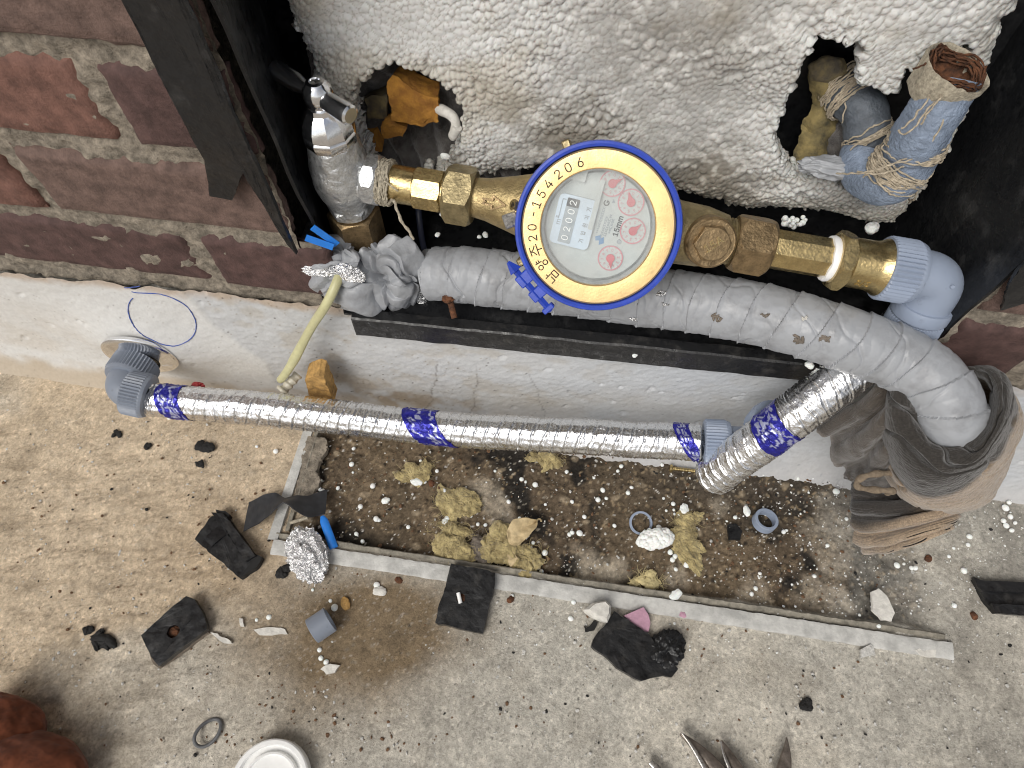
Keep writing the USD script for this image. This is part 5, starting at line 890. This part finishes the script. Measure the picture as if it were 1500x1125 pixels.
slab('side_flap', [(955, 985), (985, 992), (993, 980), (975, 960), (962, 962)], .002, .0060, 'black_rubber', 532, pdr, rag=.0010)
obj('torn_lump', blob(G(977, 950, .006), (.0100, .0125, .0060), .55, 2.4, 533, 4, -.7, sharp=True), 'black_rubber', pdr, smooth=35, label='torn ragged lump at its right corner')
ch = thing('rubber_channel', 'black rubber channel piece lying at the right edge of the floor', 'rubber piece')
slab('base', [(1426, 848), (1436, 852), (1520, 856), (1524, 903), (1458, 898), (1446, 884)], .001, .0045, 'black_rubber', 541, ch, rag=.0008)
slab('rail', [(1426, 845), (1437, 850), (1520, 853), (1521, 868), (1440, 866), (1432, 860)], .0056, .0040, 'black_rubber', 542, ch, rag=.0006)
slab('rail', [(1452, 884), (1522, 888), (1524, 903), (1458, 898)], .0056, .0036, 'black_rubber', 543, ch, rag=.0006, label='front rail of the channel')
# dark tape strip, sticks, crumpled foil
p = spline([G(361, 757, .005), G(385, 744, .010), G(412, 734, .014), G(430, 735, .016), G(450, 741, .013), G(466, 738, .009), G(478, 735, .006)], 70); wd = np.interp(np.linspace(0, 1, 70), [0, .2, .38, .50, .62, .85, 1], [.0150, .0150, .0110, .0055, .0090, .0135, .0130]); tw = np.interp(np.linspace(0, 1, 70), [0, .35, .5, .65, 1], [.1, .25, 1.0, .5, .2])
s = np.linspace(-1, 1, 14); across = np.stack([.22 + 0 * tw, -np.cos(tw), np.sin(tw) * .8], 1); Pg = p[:, None] + across[:, None] * (wd[:, None] * s[None])[..., None] * .95; Pg[..., 2] = np.maximum(Pg[..., 2] + (fb(Pg.reshape(-1, 3), 60, 3, 551) - .5).reshape(70, 14) * .006, .0015)
obj('tape_scrap', sheet(Pg, .0011), 'black_tape', smooth=60, label='twisted strip of black tape over the corner of the edging', category='tape scrap')
obj('blue_strip', sweep(spline([G(472, 756, .006), G(480, 778, .005), G(489, 803, .003)], 16), np.interp(np.linspace(0, 1, 16), [0, .15, 1], [.0018, .0038, .0040]), 10, flat=.55), 'blue_bright', smooth=50, label='bright blue plastic strip lying beside the black tape scrap', category='plastic strip')
obj('pale_stick', rod(G(425, 766, .005), G(451, 758, .006), .0017, 10, 4), 'hemp', smooth=50, label='short beige stick under the black tape scrap', category='stick')
m = blob((0, 0, 0), (.0195, .0122, .0075), .55, 2.2, 561, 6, sharp=True); v = m.vertices; m.vertices = v + np.stack([ridge(v, 230, 3, 562 + j) - .5 for j in range(3)], 1) * .0050; m.vertices[:, 2] = np.maximum(m.vertices[:, 2], -.006)
obj('crumpled_foil', put(m, frame(G(448, 812, .008), (0, 0, 1), (.62, -.78, 0))), 'foil_crumple', smooth=18, label='crumpled piece of silver foil at the corner of the edging', category='foil scrap')
# pipe offcuts
def pipe_ring(c, axis, ro_, ri, L, mat, name, label, category): return obj(name, put(lathe([(ri, 0), (ro_ - .0003, 0), (ro_, .0003), (ro_, L - .0003), (ro_ - .0003, L), (ri, L), (ri, 0)], 48), frame(c, axis)), mat, smooth=40, label=label, category=category)
pipe_ring(G(938, 766, -.004), norm(A3(.10, -.30, 1)), .0108, .0088, .0030, 'pipe_blue', 'pipe_ring', 'thin pale blue plastic pipe ring next to the white foam shard', 'pipe offcut')
pipe_ring(G(1118, 766, -.004), norm(A3(.05, .12, 1)), .0108, .0082, .0090, 'pipe_blue', 'pipe_ring', 'thicker pale blue plastic pipe ring between the riser and the cloth', 'pipe offcut')
pipe_ring(G(457, 925, .0125), norm(A3(.72, .68, .0)), .0110, .0092, .0170, 'pipe_grey', 'pipe_offcut', 'short grey pipe offcut lying on its side on the concrete', 'pipe offcut')
t = np.linspace(0, 2 * PI, 60); Fm = frame(G(307, 1076, .003), norm(A3(.1, .1, 1))); pts = np.stack([.0078 * np.cos(t) - .002, .0108 * np.sin(t), .0012 * np.sin(2 * t), 1 + 0 * t], 1) @ trimesh.transformations.rotation_matrix(-.55, [0, 0, 1]).T @ Fm.T
obj('rubber_gasket', sweep(pts[:, :3], .0014, 10, caps=False), 'gasket', smooth=60, label='thin oval grey rubber gasket near the rust coloured cloth', category='gasket')
# screw under the elbow
sc = thing('brass_screw', 'small brass screw lying on the patch under the blue grey elbow', 'screw'); a, b = G(984, 686, -.002), G(1018, 690, -.002); u = norm(b - a)
L_ = np.linalg.norm(b - a); sp = np.linspace(0, L_, 60); obj('shank', put(lathe([(0, 0)] + [(.0016 + .0005 * (k % 4 in (1, 2)), x) for k, x in enumerate(sp)] + [(0, L_ + .002)], 16), frame(a, u)), 'brass', sc, smooth=60); obj('head', put(lathe([(0, -.0022), (.0030, -.0020), (.0040, -.0006), (.0036, .0004), (.0014, .0010)], 24), frame(a, u)), 'brass', sc)
# stones and shards
def stone(name, px, py, r, mat, label, category, seed, rot=0.0, amp=.25, h=None, s=1.5, sub=4):
    hh = r[2]; return obj(name, blob(G(px, py, hh * .75 if h is None else h), r, amp, s, seed, sub, rot, flat_base=-hh * .8), mat, smooth=45, label=label, category=category)
P = [(855, 893), (868, 882), (888, 879), (896, 886), (895, 902), (890, 911), (872, 905)]; Pt = np.array([G(a, b, .014) for a, b in P]); ctr = Pt.mean(0); m = tri(m3.Manifold.hull_points(np.vstack([Pt + A3(0, 0, -.003), ctr + (Pt - ctr) * .72 + A3(0, 0, .004), Pt * [1, 1, 0] + A3(0, 0, .001) + (ctr - Pt) * [.1, .1, 0]]))).subdivide_to_size(.003); v = m.vertices; m.vertices = v + np.stack([fb(v, 150, 3, 570 + j) - .5 for j in range(3)], 1) * .0016
obj('white_stone', m, 'off_white', smooth=30, label='angular white stone beside the ragged black rubber pad', category='stone')
slab('pink_shard', [(914, 902), (943, 889), (950, 900), (953, 912), (950, 925), (940, 926)], .0035, .0036, 'pink', 581, rag=.0004, label='pink shard half under the ragged black rubber pad', category='shard')
slab('white_chip', [(1278, 868), (1290, 863), (1300, 874), (1309, 896), (1306, 910), (1292, 908), (1278, 893)], .001, .0030, 'off_white', 582, rag=.0018, label='flat white plaster chip on the grey floor below the cloth', category='plaster chip')
m = blob((0, 0, 0), (.0165, .0085, .0055), .3, 2, 583, 5); v = m.vertices; cc = np.random.default_rng(4).normal(0, 1, (160, 3)); cc = cc / np.linalg.norm(cc, axis=1, keepdims=True) * [.0165, .0085, .0055]; dd, kk = cKDTree(cc).query(v); m.vertices = v + np.array(m.vertex_normals) * (np.sqrt(np.clip(1 - (dd / .0022) ** 2, 0, 1)) * .0014)[:, None]
obj('foam_shard', put(m, frame(G(960, 789, .001), (0, 0, 1), (.95, .32, 0))), 'bead', smooth=40, label='broken white bead foam shard beside the thin blue pipe ring', category='foam shard')
P = [(1226, 940), (1236, 935), (1262, 944), (1280, 958), (1262, 958)]
slab('grey_chip', [(1262, 952), (1275, 943), (1284, 960), (1262, 964)], .001, .003, 'crumb_pale', 584, label='grey stone chip below the right end of the edging', category='stone chip')
slab('white_flake', [(1343, 954), (1356, 947), (1372, 952), (1370, 962), (1350, 960)], .001, .0022, 'off_white', 585, rag=.002, label='curled white flake at the right end of the edging', category='flake')
slab('black_scrap', [(1066, 768), (1078, 766), (1088, 778), (1084, 790), (1068, 790)], -.006, .0026, 'black_rubber', 586, label='small black rubber scrap left of the thicker blue ring', category='rubber scrap')
for k, (quad, lab) in enumerate((([(372, 921), (392, 919), (418, 921), (421, 928), (398, 930), (380, 929)], 'long white plaster flake on the brown stain'), ([(308, 926), (318, 927), (336, 938), (339, 943), (326, 941)], 'thin white flake next to the black pad with a rusty hole'), ([(350, 905), (355, 905), (357, 918), (352, 918)], 'small upright white flake above the long plaster flake'), ([(470, 980), (484, 972), (497, 974), (490, 984), (478, 988)], 'white plaster crumb below the grey pipe offcut'))): slab('white_flake', quad, .001, .0030, 'off_white', 590 + k, rag=.0014, label=lab, category='flake')
stone('tan_stone', 506, 884, (.0040, .0062, .003), 'wood', 'tan stone right of the grey pipe offcut', 'stone', 601, .5)
stone('pale_stone', 556, 866, (.006, .004, .003), 'off_white', 'pale pebble below the edging between the foil and the middle pad', 'pebble', 602)
# yellow wool scraps and the dry leaf
def wool(px, py, r, seed, label, rot=0.0, mat='wool_yellow', amp=.45):
    g = np.random.default_rng(seed); r = np.array(r) * [1, 1, .9]; cs = []
    for j in range(7):
        o = g.normal(0, .36, 2) * r[:2]; m = blob((0, 0, 0), r * g.uniform(.42, .75) * [g.uniform(.7, 1.2), g.uniform(.7, 1.2), 1], .55, 2.2, seed * 7 + j, 4, g.uniform(0, 3)); v = m.vertices; v = v * [1, 1, .6] + [0, 0, r[2] * .5] * 1 - np.outer((v[:, 0] / r[0]) ** 2 + (v[:, 1] / r[1]) ** 2, [0, 0, r[2] * .35]); m.vertices = v + np.stack([fb(v, 190, 4, seed + j + k) - .5 for k in range(3)], 1) * .0055 + A3(o[0], o[1], 0); cs.append(m)
    t = thing('wool_tuft', label, 'insulation wool'); Fm = frame(G(px, py, -.004), (0, 0, 1), (math.cos(rot), math.sin(rot), 0)); obj('mat', put(cat(*cs), Fm), mat, t, smooth=60); fs = []
    for j in range(60):
        a = g.uniform(0, 2 * PI); q = np.array([math.cos(a), math.sin(a)]) * r[:2] * math.sqrt(g.uniform(.05, 1.1)); th = a + g.normal(0, .9); L = g.uniform(.003, .009); x = np.linspace(0, 1, 6)[:, None]; bend = g.normal(0, 1.2)
        p = np.c_[q[0] + L * x * np.cos(th + bend * x), q[1] + L * x * np.sin(th + bend * x), r[2] * g.uniform(.2, 1.0) + x * g.uniform(-.002, .003)]; fs.append(sweep(p, .00015, 4, caps=False))
    obj('fibres', put(cat(*fs), Fm), mat, t, smooth=60, kind='stuff')
wool(668, 738, (.022, .0125, .006), 611, 'pale yellow wool tuft in the upper middle of the dark patch', .15)
wool(664, 800, (.018, .019, .008), 612, 'yellow wool tuft directly above the black pad with the white plug', -.5)
wool(660, 776, (.020, .006, .005), 613, 'flat yellow wool tuft between two larger tufts', .15)
wool(733, 800, (.017, .016, .008), 614, 'olive wool tuft left of the dry leaf', .3)
wool(776, 822, (.015, .012, .007), 615, 'olive wool tuft below the dry leaf', .8)
wool(706, 800, (.009, .016, .005), 616, 'grey fluff between the yellow tufts', .3, 'tape_dirty')
wool(612, 690, (.016, .010, .004), 617, 'thin yellow wool tuft under the middle blue tape band', .6)
wool(802, 672, (.019, .0055, .005), 618, 'pale yellow wool piece at the front of the foil pipe', .12)
wool(1000, 795, (.010, .021, .005), 619, 'olive wool tuft right of the white foam shard', .25)
wool(1003, 766, (.014, .006, .004), 620, 'small olive wool tuft above the foam shard', .4)
wool(950, 852, (.013, .007, .003), 621, 'pale fluff at the front edge of the patch', .1, 'wool_pale')
lf = [G(747, 798, .003), G(752, 790, .010), G(764, 775, .012), G(780, 768, .010), G(786, 764, .006)]; p = spline(lf, 30); wdl = np.interp(np.linspace(0, 1, 30), [0, .2, .5, .8, 1], [.002, .0085, .0105, .006, .0005]); s = np.linspace(-1, 1, 14)
Pg = p[:, None] + np.array([.75, -.62, 0])[None, None] * (wdl[:, None] * s[None])[..., None]; Pg[..., 2] += .006 * np.abs(s[None]) * (.4 + fb(p, 90, 2, 630)[:, None]) + (fb(Pg.reshape(-1, 3), 150, 3, 631) - .5).reshape(30, 14) * .006
leaf = thing('dry_leaf', 'curled dry beige leaf on the yellow wool in the patch', 'leaf'); obj('blade', sheet(Pg, .0006), 'leaf', leaf, smooth=30); obj('stalk', sweep(spline([lf[-1], G(790, 760, .006), G(793, 764, .004)], 10), .0008, 6), 'leaf', leaf)
slab('leaf_scrap', [(742, 812), (752, 808), (760, 818), (748, 830), (744, 822)], .000, .0022, 'leaf', 633, label='small beige leaf scrap below the dry leaf', category='leaf scrap')
# rust coloured cloth, white cap, tools at the front edge
rc_ = thing('rust_cloth', 'rust brown suede like cloth in two rounded folds at the lower left corner', 'cloth')
for k, (px, py, r, rot) in enumerate(((-4, 1070, (.036, .027, .026), -.35), (38, 1120, (.048, .025, .027), -.12))):
    m = blob((0, 0, 0), r, .16, 1.4, 641 + k, 5, rot); v = m.vertices; m.vertices = v + np.array(m.vertex_normals) * ((fb(v * [.6, 1, 1], 30, 3, 645 + k) - .5) * .008 + (fb(v, 300, 3, 647) - .5) * .0010)[:, None]; obj('fold', put(m, frame(G(px, py, .018), (0, 0, 1))), 'rust_cloth', rc_, smooth=60)
wc = thing('white_cup', 'round white plastic piece with a raised rim at the bottom edge', 'cup'); cc = G(393, 1148, .012)
obj('rim', put(lathe([(.029, -.012), (.0298, -.010), (.0298, -.001), (.0288, .0), (.0262, .0), (.0255, -.0012), (.0255, -.004), (.0215, -.0045)], 64), frame(cc, (0, 0, 1))), 'white_plastic', wc); obj('inner_disc', put(lathe([(.0216, -.0046), (.0208, -.001), (.0195, -.0008), (.0190, -.0030), (.008, -.0036), (0, -.0036)], 64), frame(cc, (0, 0, 1))), 'white_plastic', wc)
def jaw(name, parent, pts, wds, z0, th, mat, seed, label=None):
    p = spline([G(a, b, z0) for a, b in pts], 30); t = np.gradient(p, axis=0); t /= np.linalg.norm(t, axis=1, keepdims=True); nn = np.stack([-t[:, 1], t[:, 0], 0 * t[:, 0]], 1); w = np.interp(np.linspace(0, 1, 30), np.linspace(0, 1, len(wds)), wds); a = np.linspace(0, 2 * PI, 13)[:-1] + .13
    ca, sa = np.sign(np.cos(a)) * np.abs(np.cos(a)) ** .6, np.sign(np.sin(a)) * np.abs(np.sin(a)) ** .6; V = p[:, None] + nn[:, None] * (w[:, None] * ca[None])[..., None] + A3(0, 0, 1) * (th * np.clip(w / max(wds), .3, 1)[:, None] * sa[None])[..., None]
    F = gridfaces(30, 12, True); e = [[0, i + 1, i] for i in range(1, 11)] + [[29 * 12, 29 * 12 + i, 29 * 12 + i + 1] for i in range(1, 11)]; return obj(name, TM(V.reshape(-1, 3), np.vstack([F, e])), mat, parent, smooth=40, label=label)
pl_ = thing('pliers', 'worn steel pliers with opened jaws lying at the bottom edge', 'pliers')
jaw('jaw', pl_, [(997, 1075), (1020, 1095), (1045, 1122), (1070, 1160)], [.0012, .0042, .0062, .0070], .009, .006, 'dark_steel', 651)
jaw('jaw', pl_, [(1056, 1085), (1068, 1106), (1080, 1130), (1096, 1170)], [.0010, .0040, .0062, .0070], .009, .006, 'dark_steel', 652)
jaw('bevel', pl_, [(999, 1074), (1015, 1096), (1030, 1122), (1050, 1160)], [.0006, .0016, .0022, .0024], .015, .002, 'steel', 653)
jaw('bevel', pl_, [(1056, 1086), (1061, 1108), (1070, 1130), (1084, 1170)], [.0005, .0013, .0018, .002], .0152, .002, 'steel', 654)
jaw('handle', pl_, [(1066, 1150), (1095, 1210), (1120, 1300), (1160, 1420)], [.0075, .0065, .0060, .0055], .009, .006, 'black_rubber', 655)
jaw('handle', pl_, [(1090, 1155), (1130, 1200), (1190, 1290), (1260, 1400)], [.0075, .0065, .0060, .0055], .009, .006, 'black_rubber', 656)
bl = thing('pointed_blade', 'dark pointed metal blade at the bottom edge right of the pliers', 'blade'); jaw('blade', bl, [(1152, 1080), (1152, 1102), (1148, 1130), (1144, 1170)], [.0004, .0042, .0062, .0070], .012, .0026, 'dark_steel', 657)
tt = thing('metal_tip', 'small shiny metal tip left of the pliers at the bottom edge', 'tool tip'); jaw('tip', tt, [(952, 1116), (960, 1124), (972, 1140), (990, 1170)], [.0022, .0036, .0042, .0044], .006, .0036, 'steel', 658)
# black crumbs one can pick out on the left
for k, (px, py, r, lab) in enumerate(((302, 658, (.0072, .0052, .003), 'black crumb with ragged arms in the middle of the tan floor'), (292, 680, (.0045, .003, .002), 'black crumb just below the ragged one'), (217, 652, (.0030, .0034, .002), 'black crumb under the left end of the foil pipe'), (173, 634, (.0045, .0028, .002), 'black crumb below the left grey elbow'), (150, 940, (.0120, .0052, .005), 'black crumpled scrap left of the pad with a rusty hole'), (129, 924, (.0035, .0035, .003), 'brown black crumb above the crumpled scrap'), (415, 838, (.0052, .0072, .004), 'black torn crumb between the rail piece and the foil'), (1183, 1030, (.0040, .0040, .003), 'single black crumb on the pale floor at the right'))):
    gg = np.random.default_rng(661 + k); cs = [blob(G(px, py, r[2] * .5) + A3(*(gg.normal(0, .45, 2) * r[:2]), 0), np.array(r) * gg.uniform(.25, .62), .6, 2.6, 661 + k * 9 + j, 2, gg.uniform(0, 3), sharp=True) for j in range(9)]
    obj('black_crumb', cat(*cs), 'crumb_black', smooth=40, label=lab, category='crumb')
for k, (px, py, mat, lab) in enumerate(((584, 850, 'rust', 'dark red chip below the edging left of the middle pad'), (748, 878, 'rust', 'dark red chip right of the middle pad'), (632, 708, 'rust', 'dark red chip near the upper yellow tuft'), (1000, 900, 'pink', 'tiny pink chip on the edging'), (1360, 818, 'rust', 'brown chip below the cloth'), (1427, 902, 'rust', 'brown sliver left of the black channel'))): stone('stone_chip', px, py, (.0035, .0028, .002), mat, lab, 'chip', 680 + k, k, .35)

slab('black_sliver', [(855, 917), (860, 920), (866, 918), (871, 911), (876, 914), (872, 922), (860, 925)], .001, .003, 'crumb_black', 679, rag=.0022, label='black torn sliver left of the ragged pad', category='crumb')
# loose white foam beads: separate things, built once and referenced
bead = thing('foam_bead', 'loose white foam bead on the dark patch or the floor', 'foam bead', 'loose white foam beads'); obj('bead_body', blob((0, 0, 0), (1, 1, .92), .10, 1.5, 690, 3), 'bead', bead, smooth=True)
spots = [(1412 / 1, 836), (616, 675), (622, 706), (665, 728), (676, 729), (690, 756), (652, 764), (700, 768), (711, 769), (655, 759), (598, 772), (642, 797), (651, 796), (665, 800), (624, 818), (830, 691), (764, 702), (770, 706), (784, 710), (799, 739), (761, 759), (883, 718), (888, 730), (856, 757), (849, 781), (838, 780), (834, 783), (876, 732), (777, 803), (781, 795), (798, 810), (793, 837), (905, 690), (910, 683), (920, 722), (925, 714), (965, 773), (970, 681), (972, 730), (986, 738), (987, 747), (988, 753), (995, 756), (1000, 748), (976, 748), (982, 809), (989, 815), (985, 820), (1006, 827), (990, 834), (953, 800), (1093, 749), (1077, 758), (1160, 684), (1158, 689), (1169, 701), (1152, 777), (1148, 779), (1113, 840), (1193, 844), (1101, 870), (1212, 799), (1107, 862), (404, 661), (376, 654), (473, 718), (515, 680), (518, 657), (495, 715), (468, 716), (470, 704), (465, 723), (472, 721), (517, 692), (528, 742), (546, 712), (531, 793), (522, 782), (551, 760), (555, 762), (484, 880), (490, 890), (550, 857), (750, 873), (552, 857), (458, 864), (376, 908), (394, 904), (468, 952), (470, 964), (478, 970), (1390, 815), (1397, 803), (1474, 770), (1487, 766), (1482, 777), (1473, 744), (1478, 736), (1324, 826), (1314, 828), (1335, 832), (1341, 832), (1287, 917), (1259, 901), (1398, 887), (1480, 757), (1470, 763), (1418, 798), (1420, 786), (248, 612), (840, 882), (836, 906), (640, 690), (725, 690), (745, 735), (838, 735), (870, 700), (900, 770), (1040, 700), (1240, 760), (1225, 720), (1190, 700), (1010, 690)]
g = np.random.default_rng(17)
def bead_label(px, py):
    if not inpatch(px, py): return 'loose white foam bead on the ' + ('tan floor left of the edging' if px < 440 else 'grey floor near the cloth' if px > 1240 else 'concrete in front of the edging')
    return 'loose white foam bead on the dark patch ' + ('at its left end' if px < 580 else 'around the yellow wool tufts' if px < 740 else 'left of the thin blue ring' if px < 915 else 'between the two blue rings' if px < 1090 else 'right of the thicker blue ring')
def inpatch(px, py): p = G(px, py); return PX0 < p[0] < .33 and PY0 < p[1] < -.01
for k, (px, py) in enumerate(spots):
    r_ = g.uniform(.0013, .0024) if k % 3 else g.uniform(.0020, .0031); p = G(px, py, (-.0055 if inpatch(px, py) else 0) + r_ * .7)
    if k == 0: x = UsdGeom.Xformable(bead); prim = bead
    else:
        X_ = UsdGeom.Xform.Define(stage, path_of('foam_bead', None)); prim = X_.GetPrim(); prim.GetReferences().AddInternalReference(Sdf.Path('/World/Looks/foam_bead_source') if False else bead.GetPath()); x = UsdGeom.Xformable(prim)
        pass
    tag(prim, bead_label(px, py), 'foam bead', 'loose white foam beads')
    x.ClearXformOpOrder(); mt = np.diag([r_, r_ * g.uniform(.8, 1.1), r_ * g.uniform(.75, 1), 1.0]); ro3 = trimesh.transformations.rotation_matrix(g.uniform(0, 6), [0, 0, 1]); mm = (trimesh.transformations.translation_matrix(p) @ ro3 @ mt).T
    x.MakeMatrixXform().Set(Gf.Matrix4d(*mm.ravel().tolist()))
    if k: prim.SetInstanceable(True)
for k, (px, py, r, lab) in enumerate(((1300 - 690, 706, (.006, .0036, .002), 'white flake near the small yellow tuft left of the middle tape band'), (653, 722, (.0018, .0044, .0015), 'thin white splinter on the pale yellow tuft'), (955, 800, (.0046, .0034, .003), 'single white lump at the lower edge of the foam shard'), (1094, 749, (.0052, .0030, .002), 'white flake above the thicker blue ring'), (990, 872, (.0035, .006, .002), 'white flake lying on the front edging'), (1002, 746, (.004, .005, .002), 'white flake above the olive tufts'), (565, 790 - 57, (.004, .003, .002), 'grey white flake on the left part of the patch'), (1325, 243, (.006, .004, .003), 'x'))[:7]):
    stone('white_flake', px, py, r, 'bead', lab, 'flake', 700 + k, .6 * k, .4, h=-.002 if inpatch(px, py) else .002)
# white crumbs on the floor of the recess
for k, (px, py, y, r, lab) in enumerate(((650, 313, .050, .0030, 'white foam crumb under the dull brass union nut'), (641, 344, .050, .0023, 'left one of the white foam crumbs on the black recess floor'), (711, 344, .055, .0026, 'right one of the white foam crumbs on the black recess floor'), (702, 347, .055, .0018, 'tiny white foam crumb beside the right crumb'), (1277, 334, .070, .0055, 'white foam crumb under the right corner of the foam board'), (1180, 498, -.012, .0020, 'white crumb on the black lip next to the riser'), (1186, 535, -.016, .0032, 'white foam crumbs on the black lip left of the riser'), (930, 520, -.012, .0024, 'white crumb on the middle of the black lip'))):
    obj('foam_crumb', blob(W(px, py, y), (r, r * .8, r * .7), .3, 1.6, 720 + k, 3, k), 'bead', smooth=60, label=lab, category='foam crumb')
g = np.random.default_rng(23); ms = [blob(W(g.uniform(1120, 1180), g.uniform(318, 332), .072 + g.uniform(-.006, .004)), g.uniform(.0014, .0024), .1, 1.5, 1, 1) for k in range(26)]
obj('bead_heap', cat(*ms), 'bead', smooth=60, label='little heap of white foam beads under the foam board behind the brass tail', category='foam beads', kind='stuff')

# fine litter nobody could count
def litter(name, n, seed, mat, label, box, r0, r1, dens=None, flat=.6):
    g = np.random.default_rng(seed); base = trimesh.creation.icosphere(1); V, F = [], []; k = 0
    while k < n:
        px, py = g.uniform(box[0], box[2]), g.uniform(box[1], box[3])
        if dens and g.random() > dens(px, py): continue
        p = G(px, py, -.0045 if inpatch(px, py) else .0004)
        if p[1] > -.004: continue
        r = r0 + (r1 - r0) * g.random() ** 2.5; v = base.vertices * (r * g.uniform(.5, 1.3, 3)) * [1, 1, flat]; v = v * (1 + .5 * (g.random((len(v), 1)) - .5)); a = g.random() * 6; R3 = trimesh.transformations.rotation_matrix(a, [0, 0, 1])[:3, :3]; V.append(v @ R3.T + p); F.append(base.faces + 42 * k); k += 1
    obj(name, TM(np.vstack(V), np.vstack(F)), mat, smooth=False, label=label, category='grit', kind='stuff')
litter('dark_crumbs', 260, 31, 'crumb_black', 'tiny black crumbs scattered over the concrete floor', (0, 600, 1500, 1125), .0004, .0016)
litter('pale_grit', 1500, 32, 'bead', 'fine white grit scattered over the patch and the grey floor', (450, 640, 1500, 960), .0002, .0010, lambda x, y: .25 + .75 * (x > 1050) * (y < 900))
litter('sandy_grit', 2000, 33, 'crumb_pale', 'pale sandy grit all over the concrete floor', (0, 600, 1500, 1125), .0003, .0014, lambda x, y: .5 + .5 * (y > 800))
litter('brown_grit', 1300, 34, 'crumb_brown', 'brown soil grit on the patch and around the black cuttings', (0, 640, 1300, 1100), .0003, .0016, lambda x, y: 1.0 if inpatch(x, y) or (280 < x < 650 and y > 790) else .25)
